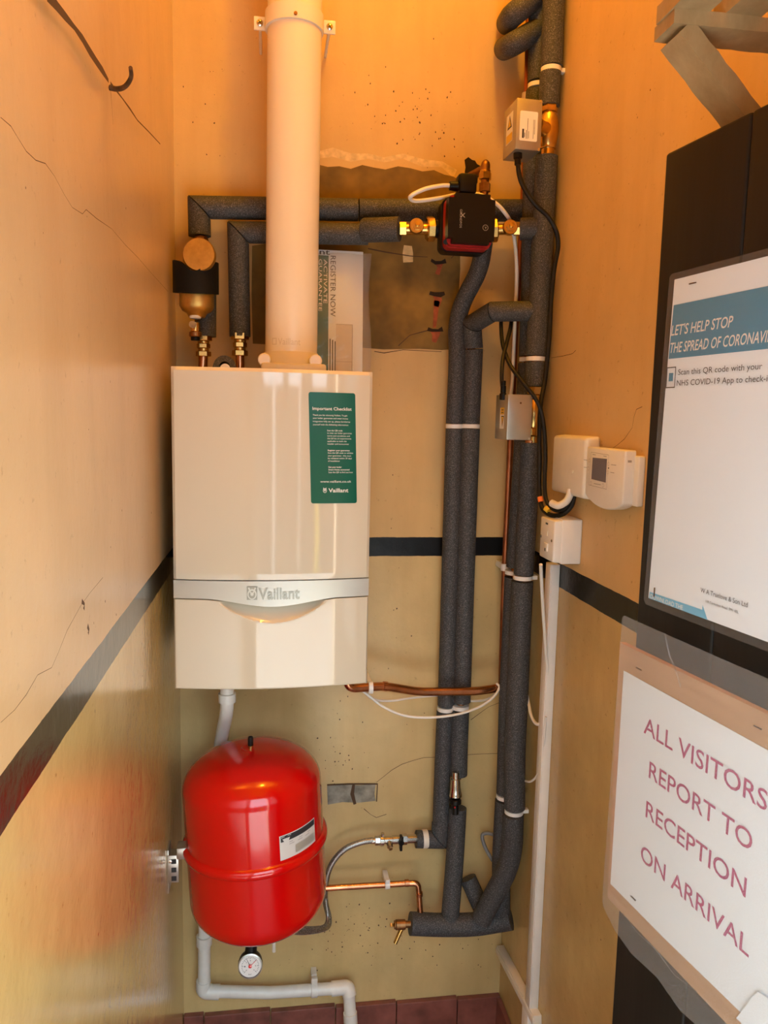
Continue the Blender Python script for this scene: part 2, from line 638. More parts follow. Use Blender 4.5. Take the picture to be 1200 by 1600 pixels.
# back wall: painted, with a bare plaster patch where something was torn off
w = MB()
w.box(((XLW+XRW)/2, 0.06, (ZF+ZC)/2), (XRW-XLW+0.3, 0.12, ZC-ZF))
patch = [(0.1192, 0.0000, 2.2439), (0.1391, 0.0000, 2.2405), (0.1689, 0.0000, 2.2440), (0.1990, 0.0000, 2.2396), (0.2289, 0.0000, 2.2511), (0.2593, 0.0000, 2.2467), (0.2897, 0.0000, 2.2439), (0.3234, 0.0000, 2.2541), (0.3559, 0.0000, 2.2514), (0.3886, 0.0000, 2.2454),
         (0.4194, 0.0000, 2.2506), (0.4474, 0.0000, 2.2411), (0.4718, 0.0000, 2.2378), (0.4965, 0.0000, 2.2263), (0.4927, 0.0000, 2.1344), (0.4989, 0.0000, 2.0020), (0.4953, 0.0000, 1.9009), (0.5026, 0.0000, 1.7904), (0.4545, 0.0000, 1.7854), (0.3925, 0.0000, 1.7867), (0.2962, 0.0000, 1.7818), (0.2269, 0.0000, 1.7846), (0.0903, 0.0000, 1.7833), (-0.0520, 0.0000, 1.7851), (-0.0553, 0.0000, 1.9110),
         (-0.0537, 0.0000, 2.0335), (0.0217, 0.0000, 2.0471), (0.1161, 0.0000, 2.0617)]
w.prism([(p[0], p[2]) for p in patch], (0, -0.0012, 0), (1, 0, 0), (0, 0, 1), (0, 1, 0), 0.0015, m=1)
edge = [(0.1156, 0.0000, 2.2658), (0.1519, 0.0000, 2.2745), (0.1986, 0.0000, 2.2666), (0.2436, 0.0000, 2.2743), (0.2859, 0.0000, 2.2676), (0.3365, 0.0000, 2.2773), (0.3879, 0.0000, 2.2695), (0.4397, 0.0000, 2.2649), (0.4784, 0.0000, 2.2480)]
w.strip(edge, 0.022, (0, -1, 0), 0.0004, 3, 0.004, rnd)
w.strip([(0.3540, 0.0000, 2.0545), (0.3528, 0.0000, 2.0347), (0.3551, 0.0000, 2.0117)], 0.022, (0, -1, 0), 0.002, 3, 0.002, rnd)
for px in ((0.4386, 0.0000, 2.0158), (0.4377, 0.0000, 1.9322), (0.4352, 0.0000, 1.8375)):
    w.strip([V(px)+V((-0.021, 0, 0.003)), V(px)+V((-0.008, 0, -0.001)), V(px)+V((0.008, 0, 0)), V(px)+V((0.02, 0, 0.004))], 0.012, (0, -1, 0), 0.0024, 5, 0.002, rnd)
    w.strip([V(px)+V((0, 0, 0.0)), V(px)+V((0.002, 0, -0.014)), V(px)+V((-0.003, 0, -0.032))], [0.026, 0.012], (0, -1, 0), 0.002, 6, 0.002, rnd)
w.strip([(0.4382, 0.0000, 1.9154), (0.4357, 0.0000, 1.8816), (0.4332, 0.0000, 1.8442)], 0.014, (0, -1, 0), 0.002, 6, 0.002, rnd)
for pts in ([(0.2480, 0.0000, 2.0425), (0.2908, 0.0000, 2.0349), (0.3599, 0.0000, 2.0285), (0.4086, 0.0000, 2.0276)], [(0.4734, 0.0000, 2.0275), (0.4853, 0.0000, 2.0414), (0.4937, 0.0000, 2.0518)], [(0.3344, 0.0000, 1.7932), (0.3652, 0.0000, 1.8214), (0.4140, 0.0000, 1.8367)]):
    w.strip(pts, 0.003, (0, -1, 0), 0.0022, 4, 0.001, rnd)
cav = []
for i in range(16):
    a = 2*PI*i/16
    r = 0.031*rnd.uniform(0.65, 1.15)
    cav.append((r*math.cos(a)*0.8, r*math.sin(a)*1.15))
w.prism(cav, (0.5212, -0.0022, 2.2533), (1, 0, 0), (0, 0, 1), (0, 1, 0), 0.002, m=5)
cem = [(0.1578, 0.0000, 0.5504), (0.2037, 0.0000, 0.5519), (0.2481, 0.0000, 0.5478), (0.2983, 0.0000, 0.5491), (0.2951, 0.0000, 0.5200), (0.2993, 0.0000, 0.4983), (0.2490, 0.0000, 0.4951), (0.2026, 0.0000, 0.4996), (0.1603, 0.0000, 0.4941)]
w.prism([(p[0], p[2]) for p in cem], (0, -0.0012, 0), (1, 0, 0), (0, 0, 1), (0, 1, 0), 0.0015, m=2)
w.strip([(0.2350, 0.0000, 0.5542), (0.2319, 0.0000, 0.5233), (0.2398, 0.0000, 0.4917)], 0.009, (0, -1, 0), 0.0022, 4, 0.004, rnd)
w.strip([(0.1578, 0.0000, 0.5523), (0.2203, 0.0000, 0.5550), (0.3038, 0.0000, 0.5508), (0.3012, 0.0000, 0.4962)], 0.004, (0, -1, 0), 0.002, 4, 0.002, rnd)
for pts, wd in (([(0.3000, 0.0000, 0.5549), (0.3221, 0.0000, 0.5694), (0.3442, 0.0000, 0.5877), (0.3738, 0.0000, 0.6039), (0.4055, 0.0000, 0.6141), (0.4374, 0.0000, 0.6224), (0.4791, 0.0000, 0.6244)], 0.002),
                ([(0.5632, 0.0000, 0.6246), (0.6152, 0.0000, 0.6262), (0.6638, 0.0000, 0.6241)], 0.0015),
                ([(0.5727, 0.0000, 0.7336), (0.6008, 0.0000, 0.7520), (0.6271, 0.0000, 0.7685), (0.6593, 0.0000, 0.7810)], 0.0016),
                ([(0.2643, 0.0000, 0.4747), (0.2870, 0.0000, 0.4577), (0.3022, 0.0000, 0.4451), (0.3321, 0.0000, 0.4532)], 0.0018),
                ([(0.2702, 0.0000, 1.7776), (0.2964, 0.0000, 1.7733), (0.3487, 0.0000, 1.7819), (0.4546, 0.0000, 1.7819)], 0.002)):
    w.strip(pts, wd, (0, -1, 0), 0.0006, 4, 0.002, rnd)
spots = []
for cx, cz, sx, sz, n in ((0.37, 2.36, 0.07, 0.05, 46), (0.25, 2.43, 0.12, 0.08, 16), (-0.17, 2.35, 0.05, 0.12, 12), (0.10, 0.55, 0.14, 0.15, 0),
                          (0.23, 0.10, 0.06, 0.05, 46), (0.42, 0.05, 0.15, 0.08, 40), (0.30, 0.75, 0.16, 0.14, 26), (0.55, 0.02, 0.05, 0.06, 12), (0.18, 0.62, 0.04, 0.03, 22), (0.30, 1.45, 0.06, 0.22, 10)):
    for _ in range(n):
        spots.append((rnd.gauss(cx, sx), rnd.gauss(cz, sz), rnd.uniform(0.0012, 0.0038)))
dots(w, back, [s for s in spots if XLW+0.01 < s[0] < XRW-0.01 and s[1] > -0.1], 4)
structure(w, 'wall_back', ['wall_back', 'plaster', 'cement', 'chalk', 'crack', 'cavity_dark', 'brick'],
          'back wall painted cream over ochre with a bare brown plaster patch', 'wall')

# side walls
w = MB()
w.box((XLW-0.06, YF/2-0.05, (ZF+ZC)/2), (0.12, -YF+0.3, ZC-ZF))
ln = (1, 0, 0)
w.strip([(-0.2388, -1.1672, 2.0364), (-0.2387, -1.1324, 2.0433), (-0.2387, -1.0945, 2.0536), (-0.2386, -1.0507, 2.0588), (-0.2386, -1.0091, 2.0646), (-0.2386, -0.9713, 2.0660), (-0.2386, -0.9302, 2.0717), (-0.2386, -0.8902, 2.0727), (-0.2385, -0.8514, 2.0764)], [0.012, 0.008], ln, 0.0006, 1, 0.003, rnd)
w.strip([(-0.2385, -0.8378, 2.0783), (-0.2384, -0.7486, 2.0947), (-0.2384, -0.6758, 2.1024), (-0.2383, -0.6071, 2.1118), (-0.2382, -0.4775, 2.1372), (-0.2380, -0.3219, 2.1638)], [0.004, 0.002], ln, 0.0006, 1, 0.002, rnd)
w.strip([(-0.2399, -1.3245, 1.8558), (-0.2399, -1.2972, 1.8583), (-0.2399, -1.2794, 1.8565), (-0.2399, -1.2531, 1.8512), (-0.2399, -1.2221, 1.8525), (-0.2398, -1.1879, 1.8592), (-0.2399, -1.1542, 1.8561), (-0.2399, -1.1126, 1.8477), (-0.2399, -1.0785, 1.8421), (-0.2399, -1.0274, 1.8489), (-0.2399, -1.0062, 1.8581),
         (-0.2398, -0.9473, 1.8612), (-0.2398, -0.8447, 1.8712), (-0.2398, -0.7382, 1.8715), (-0.2398, -0.6168, 1.8749), (-0.2397, -0.4703, 1.8754), (-0.2397, -0.2157, 1.8778)], 0.0009, ln, 0.0006, 1, 0.001, rnd)
w.strip([(-0.2431, -1.3761, 1.3194), (-0.2431, -1.3379, 1.3165), (-0.2431, -1.3029, 1.3181), (-0.2431, -1.2642, 1.3239), (-0.2431, -1.2128, 1.3165), (-0.2431, -1.1861, 1.3243), (-0.2430, -1.1458, 1.3393), (-0.2429, -1.0795, 1.3517), (-0.2428, -1.0264, 1.3586), (-0.2428, -0.9470, 1.3620)], 0.0009, ln, 0.0006, 1, 0.001, rnd)
w.strip([(-0.2429, -1.0724, 1.3566), (-0.2429, -1.0593, 1.3492), (-0.2429, -1.0632, 1.3442)], 0.007, ln, 0.0006, 1, 0.001, rnd)
w.strip([(-0.2431, -1.0444, 1.3168), (-0.2431, -1.0379, 1.3088), (-0.2432, -1.0418, 1.3055)], 0.006, ln, 0.0006, 1, 0.001, rnd)
w.strip([(-0.2386, -0.8384, 2.0710), (-0.2387, -0.8307, 2.0515), (-0.2388, -0.8233, 2.0270)], [0.003, 0.001], ln, 0.0006, 1, 0.001, rnd)
dots(w, lambda u, z: V((XLW+0.0008, u, z)), [(rnd.uniform(-1.5, -0.1), rnd.uniform(0.1, 2.4), rnd.uniform(0.001, 0.0032)) for _ in range(70)], 1)
dots(w, lambda u, z: V((XLW+0.0008, u, z)), [(rnd.gauss(-0.25, 0.05), rnd.gauss(1.40, 0.008), rnd.uniform(0.002, 0.005)) for _ in range(14)], 2)
structure(w, 'wall_left', ['wall_left', 'crack', 'chalk'], 'side wall with a slanting dark crack and a black painted line', 'wall')

w = MB()
w.box((XRW+0.06, YF/2-0.05, (ZF+ZC)/2), (0.12, -YF+0.3, ZC-ZF))
rn = (-1, 0, 0)
w.strip([(0.6950, -0.6979, 1.6301), (0.6950, -0.6751, 1.6254), (0.6950, -0.6663, 1.6107), (0.6950, -0.6608, 1.5908), (0.6950, -0.6306, 1.5675), (0.6950, -0.6032, 1.5563), (0.6950, -0.5807, 1.5463)], 0.0010, rn, 0.0006, 1, 0.001, rnd)
w.strip([(0.6950, -0.1974, 1.7582), (0.6950, -0.2756, 1.7571), (0.6950, -0.3360, 1.7570), (0.6950, -0.3546, 1.7629)], 0.0014, rn, 0.0006, 1, 0.001, rnd)
dots(w, lambda u, z: V((XRW-0.0008, u, z)), [(rnd.uniform(-1.0, -0.3), rnd.uniform(0.3, 2.4), rnd.uniform(0.001, 0.003)) for _ in range(46)], 1)
structure(w, 'wall_right', ['wall_right', 'crack'], 'side wall behind the black door, cream over ochre with a black line', 'wall')

w = MB()
DX0, DX1, DZ1 = -0.17, 0.675, 1.985
for x0, x1, z0, z1 in ((XLW-0.15, DX0, ZF, ZC), (DX1, XRW+0.15, ZF, ZC), (DX0, DX1, DZ1, ZC)):
    w.box(((x0+x1)/2, YF-0.06, (z0+z1)/2), (x1-x0, 0.12, z1-z0))
structure(w, 'wall_front', 'ceiling', 'wall around the open doorway', 'wall')
w = MB().box(((XLW+XRW)/2, YF/2-0.05, ZF-0.05), (XRW-XLW+0.3, -YF+0.3, 0.1))
structure(w, 'floor', 'tile', 'dark red floor of the cupboard', 'floor')
w = MB().box(((XLW+XRW)/2, YF/2-0.05, ZC+0.05), (XRW-XLW+0.3, -YF+0.3, 0.1))
structure(w, 'ceiling', 'ceiling', 'cream ceiling high above the boiler', 'ceiling')

# red tile skirting
w = MB()
xs = [XLW, -0.19, 0.0, 0.19, 0.373, 0.56, XRW]
for a, b in zip(xs, xs[1:]):
    za, zb = -0.120 - 0.026*(a-XLW)/0.94, -0.120 - 0.026*(b-XLW)/0.94
    zt = (za+zb)/2
    w.box(((a+b)/2, -0.009, (ZF+zt)/2), (b-a-0.0025, 0.018, zt-ZF), 0.002)
structure(w, 'baseboard_back', 'tile', 'dull red tiled skirting under the back wall', 'skirting')
w = MB()
for y in (-0.02, -0.24, -0.46, -0.68):
    w.box((XRW-0.007, y-0.11, (ZF-0.145)/2), (0.014, 0.217, -0.145-ZF), 0.002)
structure(w, 'baseboard_right', 'tile', 'dull red tiled skirting under the side wall with the trunking', 'skirting')

# what lies outside the doorway: paving, sky, and an added wall shaped for the boiler's reflections
w = MB().box((0, -8.0, ZF-0.10), (24, 12.1, 0.1))
structure(w, 'ground', 'ground', 'grey paving outside the doorway', 'ground')

w = MB()
w.box((0, -7.1, (ZF+1.92)/2), (16, 0.2, 1.92-ZF))
for x0, x1 in ((-8.0, -0.38), (0.36, 0.56), (1.05, 1.45), (2.05, 2.5), (3.1, 8.0)):  # added uprights, spaced so the enamel mirrors bright patches of sky
    w.box(((x0+x1)/2, -7.1, 2.1), (x1-x0, 0.2, 0.5))
for x0, wd, m in ((1.62, 0.17, 2), (0.03, 0.10, 1), (0.95, 0.05, 1), (2.45, 0.09, 1)):  # yellow bollard and white posts, added for streaks in the boiler front
    w.cyl((x0, -6.8, ZF), (x0, -6.8, 1.9 if m == 1 else 1.36), wd/2, n=20, m=m)
structure(w, 'reflection_backdrop', ['render', 'white', 'yellow_paint'], 'added dark wall with posts and bollard outside the doorway, shaped for reflections in the enamel', 'wall')

# ------------------------------------------------------------------ the open door
DE = V((0.5290, -1.05, 0.0))
DU = V((0.1520, -0.9884, 0.0))
DN = V((-0.9884, -0.1520, 0.0))
UP = V((0, 0, 1))


def door(u, z, off=0.0):
    return DE + DU*u + DN*off + UP*z


w = MB()
gr = [0.0, 0.158, 0.285, 0.412, 0.539, 0.666, 0.785]
for a, b in zip(gr, gr[1:]):
    w.box(door((a+b)/2, (ZF+0.012+1.965)/2, -0.021), (b-a-0.0004, 0.042, 1.965-ZF-0.012), 0.0045, (DU, DN, UP), seg=3)
for a in gr[1:-1]:
    w.box(door(a, (ZF+0.012+1.96)/2, -0.02), (0.012, 0.034, 1.955-ZF-0.012), 0, (DU, DN, UP))
structure(w, 'door_1', 'door', 'black painted boarded door standing open with notices pinned to it', 'door', smooth=38)

# ------------------------------------------------------------------ boiler
BX, BZ0, BZ1 = 0.002, 0.980, 1.700


def bow(x):
    return -0.360 - 0.022*(1-((x-BX)/0.22)**2)


b = thing('boiler', 'white wall hung gas boiler with a green checklist sticker', 'boiler', (BX, -0.19, BZ0))
MB().box((BX, -0.182, (BZ0+BZ1)/2), (0.436, 0.328, BZ1-BZ0-0.004), 0.006).build('casing', 'boiler_side', b)


def panel(name, zlo, zhi, mat_, fy, nx=60, nz=40, yb=-0.349, parent=b):
    """a bowed sheet front with turned-back edges; zlo, zhi are functions of x"""
    mb = MB()
    vs, fs = [], []
    for j in range(nz+1):
        for i in range(nx+1):
            x = BX - 0.219 + 0.438*i/nx
            z = zlo(x) + (zhi(x)-zlo(x))*j/nz
            vs.append(V((x, fy(x, z), z)))
    k = nx+1
    for j in range(nz):
        for i in range(nx):
            fs.append([j*k+i, j*k+i+1, (j+1)*k+i+1, (j+1)*k+i])
    ring = list(range(0, k)) + [j*k+nx for j in range(1, nz+1)] + [nz*k+i for i in range(nx-1, -1, -1)] + [j*k for j in range(nz-1, 0, -1)]
    o = len(vs)
    for r in ring:
        p = vs[r]
        vs.append(V((p.x, yb, p.z)))
    n = len(ring)
    for q in range(n):
        fs.append([ring[q], ring[(q+1) % n], o+(q+1) % n, o+q])
    mb.add(vs, fs)
    return mb.build(name, mat_, parent, smooth=30)


def rounded(x, z, z0, z1, r=0.005):
    """the small rounding at a panel's edges"""
    d = min(x-(BX-0.219), (BX+0.219)-x, z-z0, z1-z)
    d = max(0.0, min(r, d))
    return r - math.sqrt(max(0.0, r*r-(r-d)**2))


ZB1 = 1.2325


def band_low(x):
    t = abs(x-BX)/0.219
    s = max(0.0, 1-t/0.72)
    return 1.1895 - 0.018*(s*s*(3-2*s))


front = panel('front_panel', lambda x: ZB1+0.0012, lambda x: BZ1, 'boiler', lambda x, z: bow(x)+rounded(x, z, ZB1, BZ1), nx=72, nz=60)
band = panel('control_band', lambda x: band_low(x)+0.001, lambda x: ZB1-0.0012, 'silver', lambda x, z: bow(x)+0.0015, nz=8)
HW = 0.122


def recess(x, z):
    t = abs(x-BX)/HW
    if t >= 1:
        return 0.0
    top = band_low(x)
    low = top - 0.036*(1-t*t)**0.75
    if z <= low or top-low < 1e-5:
        return 0.0
    s = min(1.0, (z-low)/(top-low))
    e = min(1.0, (1-t)/0.22)
    return 0.026*(s**0.75)*(e*e*(3-2*e))


panel('lower_panel', lambda x: BZ0, lambda x: band_low(x)-0.0015, 'boiler', lambda x, z: bow(x)+rounded(x, z, BZ0, 2.0)+recess(x, z), nx=140, nz=90)


def face(x, z, off=0.0007):
    return V((x, bow(x)-off, z))


# raised maker's name on the silver band
lg = MB()
write(lg, 'Vaillant', lambda u, v: face(u, v, 0.0009), -0.030, 1.1905, 0.092, 0.0265, bold=0.02)
lg.build('lettering', 'emblem', band, smooth=0, fix=False)
em = MB()
em.rect(lambda u, v: face(u, v, 0.0009), -0.0555, -0.0325, 1.1895, 1.2195, 0)


def disc2(mb, fn, u, v, ru, rv, m, n=20):
    mb.add([fn(u+ru*math.cos(2*PI*i/n), v+rv*math.sin(2*PI*i/n)) for i in range(n)], [list(range(n))], m)


def hare(mb, fn, u, v, h, m, m2):
    """rounded egg outline with a long-eared head in it"""
    disc2(mb, lambda a, b_: fn(a, b_, 0.0012), u, v-h*0.08, h*0.34, h*0.40, m)
    disc2(mb, lambda a, b_: fn(a, b_, 0.0014), u, v-h*0.10, h*0.25, h*0.30, m2)
    disc2(mb, lambda a, b_: fn(a, b_, 0.0016), u, v-h*0.06, h*0.12, h*0.14, m)
    for s in (-1, 1):
        mb.add([fn(u+s*h*0.05, v+h*0.02, 0.0016), fn(u+s*h*0.14, v+h*0.02, 0.0016), fn(u+s*h*0.30, v+h*0.42, 0.0016), fn(u+s*h*0.20, v+h*0.46, 0.0016)], [[0, 1, 2, 3]], m)


hare(em, face, -0.044, 1.2045, 0.030, 1, 0)
em.build('emblem', ['emblem', 'silver'], band, smooth=0, fix=False)

# green sticker
SX0, SX1, SZ0, SZ1 = 0.0815, 0.1855, 1.4065, 1.6520


def stk(u, v, off=0.0006):
    """sticker coordinates in metres from its lower corner, leaning a little"""
    x = SX0 + u + 0.008*(1-v/0.2455) - 0.004
    return face(x, SZ0+v, off)


SW, SH = SX1-SX0, SZ1-SZ0
st = MB()
r = 0.005
poly = []
for cx, cz, a0 in ((SW-r, r, -90), (SW-r, SH-r, 0), (r, SH-r, 90), (r, r, 180)):
    for k in range(7):
        a = math.radians(a0+15*k)
        poly.append((cx+r*math.cos(a), cz+r*math.sin(a)))
nu, ny = 16, 24
st.rect(lambda u, v: stk(u, v), 0, SW, r, SH-r, 0, nu, 1)
st.rect(lambda u, v: stk(u, v), r, SW-r, 0, r, 0, nu, 1)
st.rect(lambda u, v: stk(u, v), r, SW-r, SH-r, SH, 0, nu, 1)
for cx, cz, a0 in ((SW-r, r, -90), (SW-r, SH-r, 0), (r, SH-r, 90), (r, r, 180)):
    st.add([stk(cx, cz)] + [stk(cx+r*math.cos(math.radians(a0+15*k)), cz+r*math.sin(math.radians(a0+15*k))) for k in range(7)], [[0, k+1, k+2] for k in range(6)], 0)
sticker = st.build('checklist_sticker', 'green', b, smooth=0, fix=False)
sticker['label'] = 'green printed sticker'
S2 = SH/1400.0                                  # one step of the sticker's own layout, 1400 steps high


def sline(mb, s, x, y, wd, cap, bold=0.0):
    write(mb, s, lambda u, v: stk(u, v, 0.0011), (x-105)*SW/595.0, SH-(y-105)*S2, wd*SW/595.0, cap*S2, 0, 0, bold)


tx = MB()
sline(tx, 'Important Checklist', 150, 325, 500, 40, 0.012)
for s, y, wd in (('Thank you for choosing Vaillant. To get', 398, 440), ('your boiler guarantee and smart home', 436, 448),
                 ('integration fully set up, please familiarise', 476, 476), ('yourself with the following information:', 516, 452)):
    sline(tx, s, 152, y, wd, 21)
for s, y, wd in (('Scan the QR code', 588, 196), ('to view our boiler guarantee', 620, 316), ('terms and conditions and', 655, 290), ('the full list of requirements', 688, 308),
                 ('applicable to both the', 722, 248), ('installer and homeowner', 757, 278)):
    sline(tx, s, 330, y, wd, 20, 0.012 if y == 588 else 0)
for s, y, wd in (('Register your guarantee', 838, 282), ('Scan the QR code to validate', 870, 326), ('your guarantee - this must', 905, 300), ('be validated within 30 days', 938, 310), ('of installation', 972, 150)):
    sline(tx, s, 333, y, wd, 20, 0.012 if y == 838 else 0)
for s, y, wd in (('Get your boiler', 1050, 172), ('Smart Home connected', 1083, 272), ('Scan the QR to find out how', 1116, 316)):
    sline(tx, s, 336, y, wd, 20, 0.012 if y < 1100 else 0)
sline(tx, 'www.vaillant.co.uk', 228, 1238, 400, 30)
sline(tx, 'Vaillant', 332, 1362, 258, 52, 0.018)
tx.build('lettering', 'sticker_white', sticker, smooth=0, fix=False)
em = MB()
hare(em, stk, (285-105)*SW/595, SH-(1335-105)*S2, 0.0125, 0, 1)
em.build('emblem', ['sticker_white', 'green'], sticker, smooth=0, fix=False)

# ------------------------------------------------------------------ flue
FX, FY_ = 0.050, -0.175
fl = thing('flue_pipe', 'tall cream flue pipe rising out of the boiler top', 'flue', (FX, FY_, BZ1))
F0, F1 = V((0.0443, -0.1750, 1.7346)), V((0.0479, -0.1750, 2.5484))
fdir = (F1-F0).normalized()
F2 = F0 + fdir*((ZC-0.02-F0.z)/fdir.z)
MB().tube([F0, F2], 0.0625, 64).build('pipe', 'flue', fl)
MB().box((F0.x+0.004, -0.19, BZ1+0.010), (0.150, 0.166, 0.020), 0.006).lathe([(0.072, 0.018), (0.070, 0.034), (0.064, 0.050)], (F0.x, FY_, BZ1), n=48).build('base_collar', 'flue_relief', fl)
for px in ((-0.0194, -0.2450, 1.7277), (0.0995, -0.2450, 1.7285)):
    MB().cyl(V(px)+V((0, 0.05, 0)), V(px)+V((0, -0.006, 0)), 0.0150, 0.0150, 28, bev=0.002).build('knob', 'flue', fl)
rel = MB()


def fluep(u, v, off=0.0005):
    a = u/0.0625 - 0.15
    c = F0 + fdir*(v/fdir.z)
    rr = 0.0625+off
    return V((c.x + rr*math.sin(a), c.y - rr*math.cos(a), c.z))


write(rel, 'Vaillant', lambda u, v: fluep(u, v), -0.0245, 0.030, 0.054, 0.016, bold=0.01)
for q in ((-0.042, 0.030, -0.028, 0.0325), (-0.042, 0.0435, -0.028, 0.046), (-0.042, 0.0325, -0.0395, 0.0435), (-0.0305, 0.0325, -0.028, 0.0435)):
    rel.rect(fluep, q[0], q[2], q[1], q[3])
rel.build('relief_lettering', 'flue_relief', fl, smooth=0, fix=False)

C0 = V((0.0468, -0.1750, 2.4974))
cl = thing('flue_clamp', 'cream clamp band around the flue pipe, screwed to the wall at two ears', 'clamp', (C0.x, 0.0, C0.z))
MB().lathe([(0.0625, -0.019), (0.0672, -0.018), (0.0672, 0.018), (0.0625, 0.019)], C0, fdir, 56).build('band', 'flue', cl)
for px, s in (((-0.0323, -0.1500, 2.5021), -1), ((0.1297, -0.1500, 2.5080), 1)):
    p = V(px)
    ear = MB().box(p, (0.028, 0.006, 0.030), 0.002).cyl(p+V((0, 0.003, 0)), V((p.x, -0.001, p.z)), 0.004, n=10).build('ear', 'flue', cl)
    sc = MB().lathe([(0.0075, 0.0), (0.0075, 0.002), (0.005, 0.004), (0.0, 0.0045)], p+V((0, -0.003, 0)), (0, -1, 0), 18)
    for a in (0.6, 2.17):
        sc.box(p+V((0, -0.0076, 0)), (0.009, 0.0008, 0.0018), 0, (V((math.cos(a), 0, math.sin(a))), V((0, 1, 0)), V((-math.sin(a), 0, math.cos(a)))), 1)
    sc.build('screw', ['chrome', 'seam'], ear)
MB().lathe([(0.004, 0), (0.004, 0.0025), (0.0, 0.003)], V((0.0478, -0.2420, 2.4874)), (0, -1, 0), 14).build('screw', 'bronze', cl)

# dark foam end on top of the boiler
ft = thing('foam_ring', 'short grey foam ring lying on the boiler top between two copper pipes', 'foam', (-0.1168, -0.1600, 1.7123))
P = V((-0.1167, -0.1600, 1.7138))
MB().lathe([(0.013, -0.02), (0.027, -0.02), (0.027, 0.02), (0.013, 0.02), (0.013, -0.02)], P+V((0, 0, -0.004)), (0.15, -1, 0.15), 32).build('foam', 'foam', ft)
MB().cyl(P+V((0.0, 0.022, -0.008)), P+V((0.004, -0.024, -0.006)), 0.012).build('pipe_end', 'white_pipe', ft)

# ------------------------------------------------------------------ pipes above the boiler
AX = V((0, 0, 1))


def fitting(mb, P, axis, kind, s=1.0, wide=1.0):
    """compression fittings as rows of nuts and collars"""
    rows = {'coupler': [(0, .013, .0165, 1), (.013, .021, .012), (.021, .033, .0145, 1), (.033, .040, .0125), (.040, .056, .0185, 1)],
            'nut': [(0, .004, .0165), (.004, .018, .0185, 1), (.018, .022, .015)],
            'body': [(0, .012, .016, 1), (.012, .034, .0125), (.034, .046, .016, 1)]}[kind]
    mb.chain(P, axis, [(a*s, b_*s, r_*s*wide) + tuple(t) for a, b_, r_, *t in rows])


ip = thing('insulated_pipe', 'foam covered pipe running level from above the brass filter to the tall pipes', 'pipe', (-0.1808, -0.0600, 2.0329))
pth = [(-0.1807, -0.0600, 2.0375), (-0.1817, -0.0600, 2.1062), (0.2145, -0.0600, 2.1230), (0.6589, -0.0850, 2.1407)]
MB().mitred(pth, 0.0275, 0.0018).build('foam_sleeve', 'foam', ip)
mb = MB()
fitting(mb, V((-0.1774, -0.0650, 2.0151)), (0, 0, 1), 'nut', 0.95)
mb.build('compression_nut', 'bronze', ip)

ip = thing('insulated_pipe', 'foam covered pipe rising from the boiler top and bending below the level pipe', 'pipe', (-0.0819, -0.0800, 1.7149))
pth = [(-0.0820, -0.0740, 1.7949), (-0.0863, -0.0740, 2.0486), (0.2357, -0.0980, 2.0559)]
MB().mitred(pth, 0.0262, 0.0018).build('foam_sleeve', 'foam', ip)
q0, q1 = V((0.2194, -0.1120, 2.0611)), V((0.3068, -0.1500, 2.0602))
MB().tube([q0, q0.lerp(q1, 0.06), q0.lerp(q1, 0.5), q1], lambda t: 0.026 if t == 0 else 0.0295, 26).build('foam_collar', 'foam', ip)
mb = MB()
fitting(mb, V((-0.0819, -0.0800, 1.7468)), (0, 0, 1), 'coupler', 1.0, 1.2)
mb.build('compression_fitting', 'brass', ip)
MB().cyl(V((-0.0819, -0.0800, 1.7086)), V((-0.0819, -0.0800, 1.7531)), 0.0110).build('copper_tail', 'copper', ip)

# magnetic filter
mf = thing('magnetic_filter', 'brass dirt filter in a black jacket beside the wall, above the boiler', 'filter', (-0.1849, -0.1300, 1.8556))
c = V((-0.1821, -0.1350, 1.9571))
body = MB().lathe([(0.0, 0.045), (0.030, 0.040), (0.040, 0.025), (0.041, -0.055), (0.041, -0.070), (0.035, -0.081), (0.024, -0.087), (0.019, -0.096), (0.0, -0.096)], V((c.x, c.y, c.z-0.03)), AX, 40)
body.build('body', 'brass_cast', mf)
dc = V((-0.1743, -0.1850, 1.9684))
MB().lathe([(0.0, 0.0), (0.0375, 0.0), (0.0385, 0.004), (0.0385, 0.014), (0.036, 0.018), (0.0, 0.0185)], dc+V((0.004, 0.016, 0)), (-0.10, -1, 0.02), 48).cyl(dc+V((0, 0.06, 0)), dc+V((0, 0.01, 0)), 0.028).build('round_cap', 'brass_cast', mf)
# black jacket: a thick clip-on shell around the body, dished at the top for the cap
jk = MB()
jc = V((-0.1834, -0.1400, 1.9263))
n = 30
vs, fs = [], []
for lvl in range(9):
    t = lvl/8
    for i in range(n+1):
        a = math.radians(-128 + 256*i/n)
        ex = 0.054
        x, y = ex*math.sin(a), -0.050*math.cos(a)
        dip = 0.030*math.exp(-(x/0.030)**2)*(1 if math.cos(a) > 0 else 0)
        zt, zb = 0.034 - dip, -0.040 - 0.006*math.cos(a)
        vs.append(jc + V((x, y, zb + (zt-zb)*t)))
k = n+1
for l in range(8):
    for i in range(n):
        fs.append([l*k+i, l*k+i+1, (l+1)*k+i+1, (l+1)*k+i])
o = len(vs)
for v_ in list(vs):
    vs.append(jc + V(((v_-jc).x*0.80, (v_-jc).y*0.80, (v_-jc).z)))
for l in range(8):
    for i in range(n):
        fs.append([o+l*k+i+1, o+l*k+i, o+(l+1)*k+i, o+(l+1)*k+i+1])
for i in range(n):
    fs.append([8*k+i, 8*k+i+1, o+8*k+i+1, o+8*k+i])
    fs.append([i+1, i, o+i, o+i+1])
for l in range(8):
    fs.append([l*k, (l+1)*k, o+(l+1)*k, o+l*k])
    fs.append([(l+1)*k+n, l*k+n, o+l*k+n, o+(l+1)*k+n])
jk.add(vs, fs)
